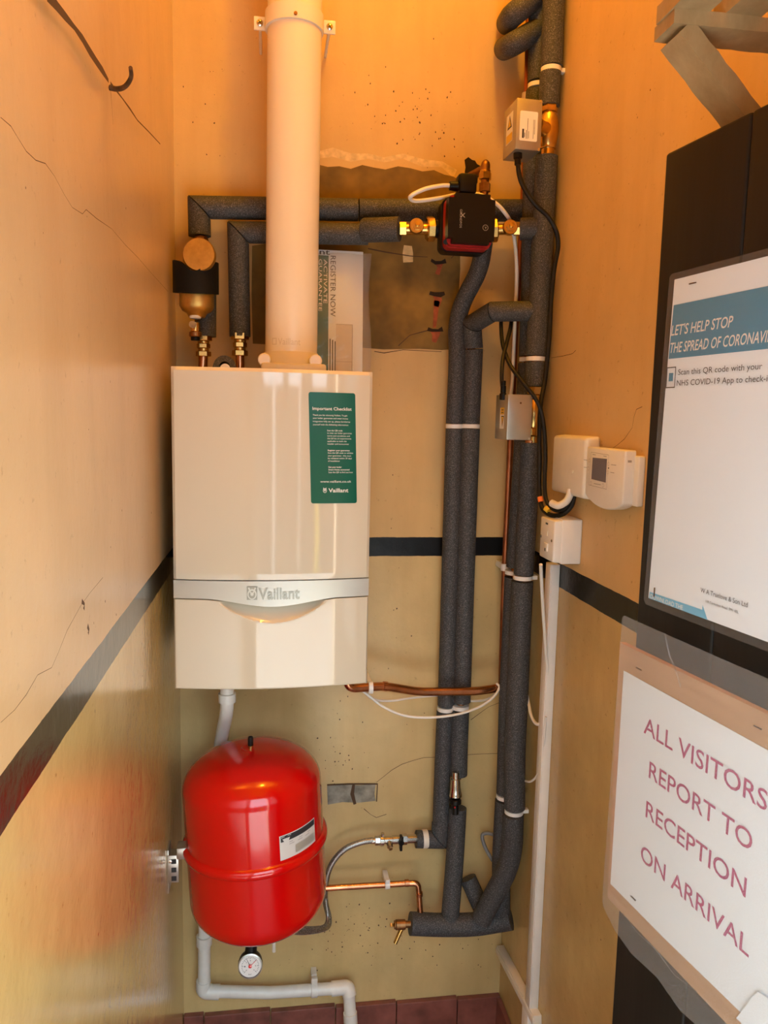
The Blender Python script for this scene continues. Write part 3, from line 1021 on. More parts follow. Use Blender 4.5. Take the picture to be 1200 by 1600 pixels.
jk.build('black_jacket', 'black_soft', mf)
d0 = V((-0.1851, -0.1450, 1.8476))
dv = MB()
dv.chain(d0, (0, 0, -1), [(-0.012, 0.014, 0.0085, 1)], m=0)
dv.chain(d0, (0, 0, -1), [(0.030, 0.052, 0.0115, 0)], m=0)
dv.build('drain_plug', 'brass', mf)
MB().chain(d0, (0, 0, -1), [(0.014, 0.021, 0.0135, 0)]).build('washer', 'white', mf)
MB().chain(d0, (0, 0, -1), [(0.052, 0.064, 0.0150, 0)], n=16).cyl(V((-0.1914, -0.1450, 1.8127)), V((-0.1889, -0.1700, 1.8100)), 0.0085, n=20).build('drain_cap', 'bronze', mf)
MB().chain(d0, (0, 0, -1), [(0.064, 0.073, 0.011, 0)]).build('rubber_foot', 'black', mf)
MB().lathe([(0.030, -0.002), (0.0315, 0.0), (0.030, 0.002)], c+V((0.014, 0.01, 0.035)), (0.5, -0.5, 0.4), 30).build('ring', 'copper', mf)

ip = thing('insulated_pipe', 'short foam covered pipe between the brass filter and the boiler top', 'pipe', (-0.1712, -0.0900, 1.7117))
MB().cyl(V((-0.1664, -0.0850, 1.7908)), V((-0.1656, -0.0850, 1.9012)), 0.0265).build('foam_sleeve', 'foam', ip)
mb = MB()
fitting(mb, V((-0.1710, -0.0900, 1.7416)), (0, 0, 1), 'coupler', 0.95, 1.2)
mb.build('compression_fitting', 'brass', ip)
MB().cyl(V((-0.1729, -0.0900, 1.7053)), V((-0.1710, -0.0900, 1.7494)), 0.0115).build('copper_tail', 'copper', ip)
# white wall board behind the filter

# ------------------------------------------------------------------ pump and its valves
PY = -0.155


def pump_valve(label, c, n0, n1, tail):
    """ball valve: coupling nut, short body with a round slotted spindle, hexagon"""
    t = thing('pump_valve', label, 'valve', c, 'brass valves either side of the pump')
    c = V(c)
    bd = MB().cyl(V(n0), V(n1), 0.0135, n=24)
    bd.lathe([(0.0, 0.0), (0.0155, 0.0), (0.018, 0.003), (0.018, 0.020), (0.0165, 0.022), (0.0, 0.022)], c+V((0, 0.0, 0)), (-0.1, -1, -0.05), 32)
    bd.build('valve_body', 'brass', t)
    MB().lathe([(0.0, 0), (0.0115, 0), (0.0115, 0.005), (0.0, 0.0055)], c+V((-0.001, -0.022, -0.001)), (-0.1, -1, -0.05), hexa=True).lathe([(0.0055, 0), (0.0055, 0.012), (0.0, 0.0125)], c+V((-0.001, -0.024, 0.0)), (-0.1, -1, 0.1), 16).build('spindle', 'brass', t)
    MB().cyl(V(tail[0]), V(tail[1]), 0.0170, hexa=True, bev=0.001).build('pipe_nut', 'brass', t)
    return t


v1 = pump_valve('brass pump valve next to the foam collar', (0.3455, -0.1650, 2.0634), (0.3068, -0.1500, 2.0602), (0.3763, -0.1550, 2.0629), ((0.3068, -0.1500, 2.0602), (0.3240, -0.1520, 2.0607)))
MB().cyl(V((0.3731, -0.1550, 2.0627)), V((0.3939, -0.1550, 2.0638)), 0.0300, bev=0.003, n=8).build('coupling_nut', 'brass', v1)
v2 = pump_valve('brass pump valve next to the tall pipes, under the white cable', (0.5800, -0.1650, 2.0732), (0.5444, -0.1580, 2.0698), (0.6114, -0.1700, 2.0737), ((0.5932, -0.1650, 2.0724), (0.6098, -0.1700, 2.0721)))
MB().cyl(V((0.5305, -0.1550, 2.0682)), V((0.5526, -0.1580, 2.0702)), 0.0300, bev=0.003, n=8).build('coupling_nut', 'brass', v2)
ip = thing('insulated_pipe', 'foam stub between the pump valve and the tall pipes', 'pipe', (0.6279, -0.1750, 2.0720))
MB().cyl(V((0.6081, -0.1700, 2.0720)), V((0.6476, -0.1850, 2.0723)), 0.0265).build('foam_sleeve', 'foam', ip)

pm = thing('circulating_pump', 'black circulating pump with red trim between two brass valves', 'pump', (0.4635, -0.1550, 2.0676))
pc = V((0.4634, -0.1550, 2.0707))
vol = MB().cyl(V((0.3923, -0.1550, 2.0637)), V((0.5318, -0.1560, 2.0696)), 0.0215)
vol.lathe([(0.030, 0.02), (0.050, 0.0), (0.056, -0.02), (0.056, -0.03)], pc, (0, 1, 0), 40)
vol.build('volute', 'black', pm)
MB().lathe([(0.050, 0.025), (0.054, 0.04), (0.054, 0.06), (0.050, 0.066)], pc, (0, -1, 0), 40).build('motor', 'black', pm)


def squircle(hw, hh, r, cut=0.0, n=6):
    out = []
    for cx, cz, a0 in ((hw-r, -hh+r, -90), (hw-r, hh-r, 0), (-hw+r, hh-r, 90), (-hw+r, -hh+r, 180)):
        for k in range(n+1):
            a = math.radians(a0+90*k/n)
            out.append((cx+r*math.cos(a), cz+r*math.sin(a)))
    return out


fx, fz = V((1, 0.02, 0.0)).normalized(), V((0, 0, 1))
pf = V((0.4600, -0.2620, 2.0660))
bx = MB().prism(squircle(0.059, 0.062, 0.016), pf+V((-0.001, 0.060, -0.003)), fx, fz, (0, 1, 0), 0.040)
bx.build('control_box', 'black', pm)
MB().prism(squircle(0.0555, 0.059, 0.014), pf+V((0, 0.030, -0.003)), fx, fz, (0, 1, 0), 0.030).prism(squircle(0.0545, 0.0575, 0.013), pf+V((0, 0.016, -0.002)), fx, fz, (0, 1, 0), 0.014).build('red_trim', 'pump_red', pm)['label'] = 'dark red trim'
notch = [(-0.056, -0.044), (-0.045, -0.044), (-0.045, -0.056), (0.044, -0.056), (0.044, -0.047), (0.056, -0.047), (0.057, 0.0), (0.056, 0.046), (0.044, 0.046), (0.044, 0.057), (-0.040, 0.057), (-0.040, 0.046), (-0.056, 0.046), (-0.057, 0.0)]
MB().prism(notch, pf, fx, fz, (0, 1, 0), 0.028).build('front_cover', 'black', pm)


def pface(u, v, off=0.0006):
    return pf + fx*u + fz*v + V((0, -off, 0))


pr = MB()
write(pr, 'GRUNDFOS', pface, -0.0285, 0.020, 0.042, 0.0052, turn=True)
for s in (-1, 1):
    pr.add([pface(-0.022+0.0050*s-0.0012, 0.012), pface(-0.022+0.0050*s+0.0012, 0.012), pface(-0.022-0.0050*s+0.0012, 0.002), pface(-0.022-0.0050*s-0.0012, 0.002)], [[0, 1, 2, 3]])
pr.build('lettering', 'grey_print', pm, smooth=0, fix=False)
pr = MB()
for k in range(28):
    a0, a1 = 2*PI*k/28, 2*PI*(k+1)/28
    pr.add([pface(0.034+q*math.cos(a), -0.018+q*math.sin(a)) for q, a in ((0.0058, a0), (0.0068, a0), (0.0068, a1), (0.0058, a1))], [[0, 1, 2, 3]])
pr.add([pface(0.032, -0.015), pface(0.0345, -0.0175), pface(0.037, -0.015), pface(0.0345, -0.021)], [[0, 1, 2, 3]])
pr.build('round_symbol', 'grey_print', pm, smooth=0, fix=False)
MB().cyl(V((0.4063, -0.2350, 2.0169)), V((0.4046, -0.2430, 2.0151)), 0.0065).build('plug', 'black', pm)
# power connector on top with its cable
kc = V((0.4565, -0.2150, 2.1551))
cn = MB().box(kc, (0.042, 0.040, 0.044), 0.005).box(kc+V((0.0, 0.0, 0.010)), (0.046, 0.036, 0.022), 0.004).box(kc+V((0, 0.0, -0.026)), (0.034, 0.03, 0.014), 0.002)
cn.cyl(V((0.4363, -0.2150, 2.1510)), V((0.4144, -0.2150, 2.1511)), 0.0125, 0.0105, bev=0.001, n=10)
cn.build('connector', 'black', pm)
cb = tag(MB().tube(spline([(0.4175, -0.2150, 2.1513), (0.3947, -0.2200, 2.1484), (0.3535, -0.2350, 2.1345), (0.3234, -0.2350, 2.1197), (0.3192, -0.2250, 2.1135), (0.3389, -0.2100, 2.1128), (0.4019, -0.1900, 2.1292), (0.4630, -0.1650, 2.1501), (0.5067, -0.1650, 2.1482), (0.5406, -0.1800, 2.1266), (0.5659, -0.1800, 2.1039), (0.5907, -0.1500, 2.0880),
                            (0.6038, -0.1400, 2.0522), (0.6143, -0.1300, 1.9997), (0.6203, -0.1200, 1.9380), (0.6197, -0.1200, 1.8736), (0.6213, -0.1150, 1.7929), (0.6220, -0.1100, 1.6944), (0.6192, -0.1000, 1.6278)], 6), 0.0048, 12).build('pump_cable', 'white_cable', loc=(0.4175, -0.2150, 2.1513)),
         'white cable looping from the black pump plug and down behind the valve', 'cable')

# pressure valve above the pump
pv = thing('air_vent', 'small bronze domed fitting above the pump in front of a dark hole', 'valve', (0.5373, -0.0800, 2.1808))
a0 = V((0.5362, -0.0850, 2.1731))
MB().chain(a0, (0, 0, 1), [(-0.04, 0.010, 0.0095), (0.006, 0.028, 0.0150, 1), (0.026, 0.036, 0.0105)], n=20).build('lower_nut', 'bronze', pv)
MB().chain(a0, (0, 0, 1), [(0.036, 0.054, 0.0160, 1), (0.052, 0.060, 0.0135)], n=20).build('upper_nut', 'brass', pv)
e0 = a0 + V((0, 0, 0.058))
MB().lathe([(0.0120, 0.0), (0.0120, 0.014), (0.0100, 0.021), (0.0055, 0.026), (0.0, 0.0275)], e0, AX, 24).cyl(e0+V((0, 0, 0.008)), e0+V((-0.020, 0.080, 0.010)), 0.0095).build('dome_elbow', 'bronze', pv)

# ------------------------------------------------------------------ tall pipes beside the wall
rb = thing('insulated_riser', 'thickest foam covered riser, nearest to the wall with the thermostat', 'pipe', (0.6468, -0.1900, 0.5254))


def foam_run(parent, pts, r, fil=0.05, n=24):
    return MB().tube(fillet(pts, fil), r, n).build('foam_sleeve', 'foam', parent)


foam_run(rb, [(0.6596, -0.1900, 2.6825), (0.6634, -0.1900, 2.4470)], 0.0262)
foam_run(rb, [(0.6608, -0.1900, 2.4337), (0.6614, -0.1900, 2.3577)], 0.0255)
foam_run(rb, [(0.6622, -0.1900, 2.2408), (0.6603, -0.1900, 2.1129), (0.6594, -0.1900, 1.9597), (0.6571, -0.1900, 1.7623)], 0.0265)
foam_run(rb, [(0.6562, -0.1900, 1.7464), (0.6574, -0.1900, 1.6858)], 0.0258)
foam_run(rb, [(0.6522, -0.1900, 1.5436), (0.6518, -0.1900, 1.3657), (0.6488, -0.1900, 1.2026)], 0.0258)
foam_run(rb, [(0.6462, -0.1900, 1.1839), (0.6463, -0.1900, 1.0258), (0.6470, -0.1900, 0.8505), (0.6461, -0.1900, 0.7076), (0.6526, -0.1900, 0.5581)], 0.0285)
foam_run(rb, [(0.6497, -0.1900, 0.5418), (0.6555, -0.1800, 0.3982), (0.5884, -0.1350, 0.1996)], 0.0285, 0.11)
MB().cyl(V((0.6596, -0.1900, 2.6825)), V((0.6616, -0.1900, 2.3519)), 0.014).cyl(V((0.6619, -0.1900, 2.2483)), V((0.6575, -0.1900, 1.6826)), 0.014).cyl(V((0.6519, -0.1900, 1.5501)), V((0.6512, -0.1900, 0.5067)), 0.014).build('copper_core', 'copper', rb)

ra = thing('insulated_riser', 'thinner foam covered riser half hidden behind the thickest one', 'pipe', (0.6613, -0.1200, 0.1755))
foam_run(ra, [(0.6447, -0.1200, 2.7186), (0.6547, -0.1200, 2.4409)], 0.0262)
foam_run(ra, [(0.6507, -0.1200, 2.4195), (0.6494, -0.1200, 2.3769)], 0.0255)
foam_run(ra, [(0.6465, -0.1200, 2.3676), (0.6596, -0.1200, 1.9398), (0.6606, -0.1200, 1.7676)], 0.0258)
foam_run(ra, [(0.6598, -0.1200, 1.7479), (0.6575, -0.1200, 1.5277), (0.6504, -0.1200, 1.2074)], 0.0258)
foam_run(ra, [(0.6463, -0.1200, 1.1794), (0.6452, -0.1200, 0.8237), (0.6488, -0.1200, 0.5647)], 0.0258)
foam_run(ra, [(0.6459, -0.1200, 0.5441), (0.6437, -0.1200, 0.3721), (0.6516, -0.1200, 0.1803)], 0.0258)
MB().tube([(0.6447, -0.1200, 2.7186), (0.6546, -0.1200, 2.4077), (0.6609, -0.1200, 1.7611), (0.6492, -0.1200, 1.1952), (0.6529, -0.1200, 0.1959)], 0.012).build('copper_core', 'copper', ra)

for lab, pts in (('upper foam covered bend going into the wall at the top of the risers', [(0.6497, -0.1300, 2.6439), (0.5685, -0.1600, 2.5695), (0.5970, -0.0200, 2.6203)]),
                 ('lower foam covered bend going into the wall at the top of the risers', [(0.6505, -0.1200, 2.5633), (0.5743, -0.1500, 2.5078), (0.5927, -0.0200, 2.5577)])):
    t = thing('foam_bend', lab, 'pipe', pts[-1], 'foam bends at the top')
    MB().tube(fillet(pts, 0.05), 0.0272, 26).build('foam_sleeve', 'foam', t)

pc_ = thing('insulated_pipe', 'foam covered drop pipe bending out from under the pump, further from the risers', 'pipe', (0.4870, -0.0500, 0.3796))
foam_run(pc_, [(0.5349, -0.1000, 2.0524), (0.5313, -0.0850, 1.9881), (0.4793, -0.0550, 1.8763), (0.4874, -0.0520, 1.7604), (0.4849, -0.0500, 1.5875)], 0.0232, 0.06)
foam_run(pc_, [(0.4853, -0.0500, 1.5738), (0.4860, -0.0500, 1.1696), (0.4870, -0.0500, 0.7984)], 0.0236)
foam_run(pc_, [(0.4838, -0.0500, 0.7816), (0.4822, -0.0500, 0.5358), (0.4820, -0.0500, 0.4191)], 0.0232)
MB().mitred([(0.4812, -0.0500, 0.4465), (0.4809, -0.0500, 0.3957), (0.4113, -0.0500, 0.4019)], 0.0245, 0.0012).build('foam_elbow', 'foam', pc_)
MB().tube([(0.5353, -0.0950, 2.0344), (0.4781, -0.0550, 1.8597), (0.4850, -0.0500, 1.5824), (0.4853, -0.0500, 0.7910), (0.4826, -0.0500, 0.3995), (0.4038, -0.0500, 0.4024)], 0.011).build('copper_core', 'copper', pc_)
tp = MB()
tp.lathe([(0.0255, 0), (0.0258, 0.003), (0.0258, 0.012), (0.0255, 0.015)], V((0.4300, -0.0500, 0.4008)), (1, 0, 0), 24)
tp.build('tape_band', 'offwhite', pc_)

pd_ = thing('insulated_pipe', 'foam covered drop pipe branching off the tall riser with a slanted elbow', 'pipe', (0.5262, -0.0600, 0.6059))
MB().mitred([(0.6503, -0.1850, 1.8729), (0.5498, -0.1550, 1.8712), (0.5168, -0.0750, 1.8474), (0.5269, -0.0650, 1.7858), (0.5265, -0.0600, 1.5884)], 0.0250, 0.0015).build('foam_sleeve', 'foam', pd_)
foam_run(pd_, [(0.5270, -0.0600, 1.5747), (0.5270, -0.0600, 1.1714), (0.5284, -0.0600, 0.8121)], 0.0256)
foam_run(pd_, [(0.5256, -0.0600, 0.7859), (0.5251, -0.0600, 0.6917), (0.5265, -0.0600, 0.5963)], 0.0256)
MB().tube([(0.5214, -0.0600, 1.8277), (0.5267, -0.0600, 1.5833), (0.5270, -0.0600, 0.7990), (0.5250, -0.0600, 0.5848)], 0.011).build('copper_core', 'copper', pd_)
vv = thing('balancing_valve', 'tapered nickel valve with a black cap under the cut end of a drop pipe', 'valve', (0.5162, -0.0750, 0.5180))
y0 = V((0.5110, -0.0920, 0.6068))
MB().lathe([(0.0095, 0.012), (0.0105, -0.006), (0.0130, -0.008), (0.0140, -0.030), (0.0165, -0.044), (0.0180, -0.049), (0.0180, -0.055), (0.0150, -0.057), (0.012, -0.064)], y0, (0.01, 0.14, 1), 28).build('valve_body', 'chrome', vv)
MB().chain(y0, (-0.01, -0.14, -1), [(0.064, 0.076, 0.0165), (0.076, 0.106, 0.0090)], n=20).build('black_cap', 'black', vv)
MB().lathe([(0.0, 0), (0.0022, 0.0), (0.0022, 0.001)], y0+V((-0.005, -0.022, -0.080)), (-0.3, -1, 0), 12).build('red_mark', 'red', vv)
pe = thing('insulated_pipe', 'foam covered pipe dropping from the black capped valve to the bottom header', 'pipe', (0.5117, -0.0800, 0.1594))
foam_run(pe, [(0.5280, -0.0600, 0.4960), (0.5217, -0.0750, 0.3530), (0.5064, -0.1000, 0.1817)], 0.0258, 0.1)

hd = thing('insulated_header', 'sagging foam covered header lying across the foot of the pipes', 'pipe', (0.5351, -0.1000, 0.1637))
MB().tube(spline([(0.3913, -0.1000, 0.1771), (0.4826, -0.1000, 0.1659), (0.5738, -0.1100, 0.1676), (0.6459, -0.1200, 0.1807), (0.6764, -0.1300, 0.1912)], 6), 0.0310, 28).build('foam_sleeve', 'foam', hd)
sv = thing('insulated_pipe', 'stubby foam covered pipe leaning in the gap above the bottom header', 'pipe', (0.6071, -0.0700, 0.1751))
MB().tube([(0.5686, -0.0500, 0.2710), (0.6126, -0.0850, 0.1750)], 0.0245, 24).build('foam_sleeve', 'foam', sv)


def clip(label, c, r, wall_dir, name='pipe_clip', mat_='white', h=0.0115, axis=AX, reach=None):
    """hinged white pipe clip: a ring round the pipe with a foot to the wall and a lug"""
    t = thing(name, label, 'clip', c, 'white pipe clips')
    c = V(c)
    d = V(wall_dir)
    side = V(axis).cross(d).normalized()
    MB().lathe([(r, -h*0.5), (r+0.004, -h*0.45), (r+0.004, h*0.45), (r, h*0.5)], c, axis, 26).build('ring', mat_, t)
    L = reach if reach else 0.02
    MB().box(c + d*(r+L/2), (L+0.004, 0.016, h*0.9), 0.001, (d, side, V(axis))).build('foot', mat_, t)
    return t


for lab, c, r, wd, L in (
        ('white clip around the thickest riser, near the top by the brass valve', (0.6621, -0.1900, 2.4396), 0.0205, (1, 0, 0), 0.012),
        ('white clip around the thickest riser above the two crossing black cables', (0.6558, -0.1900, 1.7543), 0.0205, (1, 0, 0), 0.012),
        ('white clip around the thickest riser beneath the switched spur box', (0.6475, -0.1900, 1.1941), 0.0215, (1, 0, 0), 0.014),
        ('white clip around the thickest riser just above its bend', (0.6512, -0.1900, 0.5490), 0.0215, (1, 0, 0), 0.016),
        ('white clip around the half hidden riser, near the top', (0.6535, -0.1200, 2.4303), 0.0205, (0.6, 0.8, 0), 0.02),
        ('white clip around the half hidden riser above the lower steel valve box', (0.6611, -0.1200, 1.7578), 0.0205, (0.6, 0.8, 0), 0.02),
        ('white clip around the half hidden riser level with the black line', (0.6475, -0.1200, 1.1934), 0.0215, (0.6, 0.8, 0), 0.02),
        ('white clip around the half hidden riser near its foot', (0.6473, -0.1200, 0.5554), 0.0205, (0.6, 0.8, 0), 0.02),
        ('white clip around the drop pipe under the pump, beside the lower boiler sticker', (0.4851, -0.0500, 1.5806), 0.0195, (0, 1, 0), 0.022),
        ('white clip around the branching drop pipe, beside the lower steel valve box', (0.5268, -0.0600, 1.5816), 0.0210, (0, 1, 0), 0.03),
        ('white clip around the drop pipe under the pump, below the copper gas pipe', (0.4854, -0.0500, 0.7891), 0.0195, (0, 1, 0), 0.022),
        ('white clip around the branching drop pipe, below the copper gas pipe', (0.5252, -0.0600, 0.7972), 0.0210, (0, 1, 0), 0.03)):
    clip(lab, c, r, wd, reach=L)

# ------------------------------------------------------------------ copper gas pipe and clips
gp = thing('gas_pipe', 'bare copper gas pipe running from the boiler underside to the corner and up it', 'pipe', (0.2268, -0.1400, 0.8877))
MB().tube(fillet([(0.1938, -0.1550, 0.9565), (0.1964, -0.1550, 0.8941), (0.2958, -0.1350, 0.8909), (0.3956, -0.1150, 0.8645), (0.5577, -0.1100, 0.8594), (0.6367, -0.0950, 0.8625)], 0.025), 0.0116, 20).build('level_run', 'copper', gp)
MB().tube(fillet([(0.6394, -0.0700, 0.8459), (0.6351, -0.0700, 1.1725), (0.6372, -0.0680, 1.5252), (0.6392, -0.0660, 1.8646), (0.6470, -0.0640, 2.1759), (0.6436, -0.0620, 2.5681), (0.6410, -0.0600, 2.7505)], 0.03), 0.0082, 16).tube([(0.6392, -0.0700, 0.8496), (0.6367, -0.0950, 0.8625)], 0.0095, 14).build('upright_run', 'copper_dull', gp)
MB().lathe([(0.0118, 0), (0.0132, 0.001), (0.0132, 0.012), (0.0118, 0.013)], V((0.2922, -0.1360, 0.8913)), V((0.3677, -0.1220, 0.8751))-V((0.2922, -0.1360, 0.8913)), 20).build('joint', 'copper', gp)
t = thing('pipe_clip', 'white clip on the copper gas pipe beside the boiler corner', 'clip', (0.2589, -0.1420, 0.8910), 'white pipe clips')
p = V((0.2588, -0.1430, 0.8914))
MB().lathe([(0.0120, -0.006), (0.0165, -0.0055), (0.0165, 0.0055), (0.0120, 0.006)], p, (1, 0, 0), 22).build('ring', 'white', t)
MB().box(p+V((0, 0.075, 0)), (0.012, 0.118, 0.016), 0.001).build('foot', 'white', t)
t = thing('pipe_clip', 'white clip fixing the thin copper upright in the corner, level with the black line', 'clip', (0.6395, -0.0700, 1.1976), 'white pipe clips')
MB().lathe([(0.0085, -0.010), (0.0120, -0.0095), (0.0120, 0.0095), (0.0085, 0.010)], V((0.6359, -0.0700, 1.1977)), AX, 18).box(V((0.6359, -0.0700, 1.1977))+V((0, 0.038, 0)), (0.014, 0.06, 0.018), 0.001).build('ring', 'white', t)
t = thing('pipe_clip', 'white clip fixing the thin copper upright above the upper steel valve box', 'clip', (0.6473, -0.0600, 2.4271), 'white pipe clips')
MB().lathe([(0.0085, -0.012), (0.0125, -0.0115), (0.0125, 0.0115), (0.0085, 0.012)], V((0.6451, -0.0620, 2.4246)), AX, 18).box(V((0.6451, -0.0620, 2.4246))+V((0, 0.034, 0)), (0.014, 0.052, 0.02), 0.001).build('ring', 'white', t)


def cable(name, label, pts, r, mat_, n=6, cat='cable', group=None):
    o = MB().tube(spline(pts, n), r, 12).build(name, mat_, loc=pts[-1])
    return tag(o, label, cat, group)


cable('white_cable', 'white cable hanging in the lower, deeper loop under the copper gas pipe', [(0.2384, -0.1300, 0.8785), (0.2628, -0.1300, 0.8582), (0.2971, -0.1350, 0.8324), (0.3523, -0.1400, 0.8092), (0.4213, -0.1450, 0.8033), (0.4968, -0.1450, 0.8096), (0.5612, -0.1350, 0.8250), (0.6027, -0.1250, 0.8489), (0.6193, -0.1150, 0.8702), (0.6147, -0.1050, 0.8777)], 0.0034, 'white_cable')
cable('white_cable', 'white cable in the shallow loop passing behind the two drop pipes', [(0.2465, -0.1200, 0.8728), (0.2731, -0.0800, 0.8355), (0.3293, -0.0400, 0.8130), (0.3967, -0.0200, 0.8126), (0.4815, -0.0140, 0.8133), (0.5615, -0.0200, 0.7977), (0.6007, -0.0600, 0.8153), (0.6151, -0.0900, 0.8410), (0.6209, -0.1050, 0.8611)], 0.0034, 'white_cable')

# ------------------------------------------------------------------ motor valves


def valve_box(c, w, d, h, label, cable_up):
    """steel motor housing with folded edges, beside the brass valve body"""
    t = thing('motor_valve', label, 'valve', c, None)
    c = V(c)
    ang = -0.05
    ax, ay = V((math.cos(ang), -math.sin(ang), 0)), V((math.sin(ang), math.cos(ang), 0))
    MB().box(c, (w, d, h), 0.0022, (ax, ay, UP)).build('housing', 'steel', t)
    for sx, sz in ((0.42, 0.47), (0.42, -0.47)):
        MB().box(c + ax*(w*sx) + UP*(h*sz) - ay*(d/2+0.0004), (0.004, 0.001, 0.006), 0, (ax, ay, UP)).build('tab', 'chrome', t)
    return t, c, ax, ay


t, c, ax, ay = valve_box((0.5791, -0.2450, 2.2754), 0.062, 0.086, 0.112, 'steel motor valve with a white label on the tall riser, uppermost of two', False)
W_, D_, H_ = 0.062, 0.086, 0.112


def fr(u, v, off=0.0006):
    return c + ax*u + UP*v - ay*(D_/2+off)


def sd(u, v, off=0.0006):
    return c - ax*(W_/2+off) - ay*u + UP*v


lb = MB()
lb.prism([(a-0.001, b_-0.004) for a, b_ in squircle(0.0215, 0.0325, 0.003)], c - ay*(D_/2+0.0006), ax, UP, ay, 0.0006)
lab = lb.build('white_label', 'sticker_white', t, smooth=0)
pr = MB()
for x_, z0, z1, ht in ((-0.0165, -0.030, -0.010, 0.0045), (-0.011, -0.028, -0.018, 0.0015), (-0.007, -0.031, -0.012, 0.0012), (-0.004, -0.031, 0.014, 0.001), (-0.001, -0.030, -0.014, 0.001), (0.010, -0.030, 0.012, 0.001), (0.013, -0.020, 0.012, 0.001)):
    pr.rect(fr if False else (lambda u, v: fr(u, v, 0.0012)), x_, x_+ht, z0-0.001, z1-0.001)
pr.build('print_lines', 'dark_print', lab, smooth=0, fix=False)
wl = MB()
wl.rect(sd, -0.022, 0.022, -0.030, 0.036, 0)
wl.rect(lambda u, v: sd(u, v, 0.001), -0.018, 0.020, -0.028, -0.010, 1)
wl.add([sd(-0.014, 0.002, 0.001), sd(0.016, 0.002, 0.001), sd(0.001, 0.032, 0.001)], [[0, 1, 2]], 2)
wl.add([sd(-0.008, 0.0055, 0.0013), sd(0.010, 0.0055, 0.0013), sd(0.001, 0.025, 0.0013)], [[0, 1, 2]], 1)
wl.build('warning_label', ['sticker_white', 'yellow', 'dark_print'], t, smooth=0, fix=False)['label'] = 'yellow and white warning sticker'
g0 = V((0.5652, -0.2620, 2.2188))
MB().chain(g0, (0.05, 0, -1), [(-0.010, 0.012, 0.010), (0.012, 0.026, 0.0078)], n=16).build('cable_gland', 'black', t)
vb = MB()
y = V((0.6626, -0.1900, 2.3003))
vb.chain(V((0.6615, -0.1900, 2.3548)), (0, 0, -1), [(-0.004, 0.012, 0.0215, 1), (0.012, 0.034, 0.0155)], n=20)
vb.lathe([(0.014, 0.045), (0.020, 0.034), (0.0235, 0.016), (0.0245, 0.0), (0.0235, -0.016), (0.020, -0.034), (0.014, -0.045)], y, AX, 28)
vb.chain(V((0.6629, -0.1900, 2.2603)), (0, 0, -1), [(-0.014, 0.002, 0.0200, 1), (0.002, 0.022, 0.016)], n=20)
vb.cyl(y, y+V((-0.04, -0.03, 0)), 0.018)
vb.build('valve_body', 'brass', t)

t, c, ax, ay = valve_box((0.5830, -0.2550, 1.6072), 0.062, 0.086, 0.108, 'plain fronted steel motor valve beside the wiring box, lower of two', True)
H_ = 0.108
wl = MB()
wl.rect(sd, -0.008, 0.022, -0.028, 0.022, 0)
wl.rect(lambda u, v: sd(u, v, 0.001), -0.003, 0.022, 0.006, 0.023, 1)
wl.add([sd(0.002, 0.003, 0.001), sd(0.021, 0.003, 0.001), sd(0.0115, -0.025, 0.001)], [[0, 1, 2]], 2)
wl.add([sd(0.0055, 0.0005, 0.0013), sd(0.0175, 0.0005, 0.0013), sd(0.0115, -0.018, 0.0013)], [[0, 1, 2]], 1)
for k in range(2):
    wl.rect(lambda u, v: sd(u, v, 0.0014), 0.003, 0.018, 0.010+0.006*k, 0.012+0.006*k, 2)
wl.build('warning_label', ['sticker_white', 'yellow', 'dark_print'], t, smooth=0, fix=False)['label'] = 'yellow and white warning sticker'
MB().lathe([(0.0, 0), (0.0022, 0), (0.0022, 0.0012), (0.0, 0.0012)], fr(0.001, 0.034, 0), -ay, 12).build('screw', 'rust', t)
MB().chain(V((0.5509, -0.2680, 1.6603)), (0, 0, 1), [(-0.012, 0.004, 0.0085), (0.004, 0.022, 0.0068), (0.022, 0.034, 0.0058)], n=16).build('cable_gland', 'black', t)
vb = MB()
vb.chain(V((0.6594, -0.1900, 1.6795)), (0, 0, -1), [(-0.006, 0.014, 0.0215, 1), (0.014, 0.060, 0.0150), (0.060, 0.098, 0.0175), (0.098, 0.118, 0.0205, 1), (0.118, 0.136, 0.0155)], n=20)
vb.lathe([(0.014, 0.04), (0.0225, 0.018), (0.0235, 0.0), (0.0225, -0.018), (0.014, -0.04)], V((0.6575, -0.1900, 1.6118)), AX, 28)
vb.chain(V((0.6481, -0.2000, 1.5568)), (0, 0, 1), [(0.006, 0.024, 0.0135)], n=20)
vb.build('valve_body', 'brass', t)

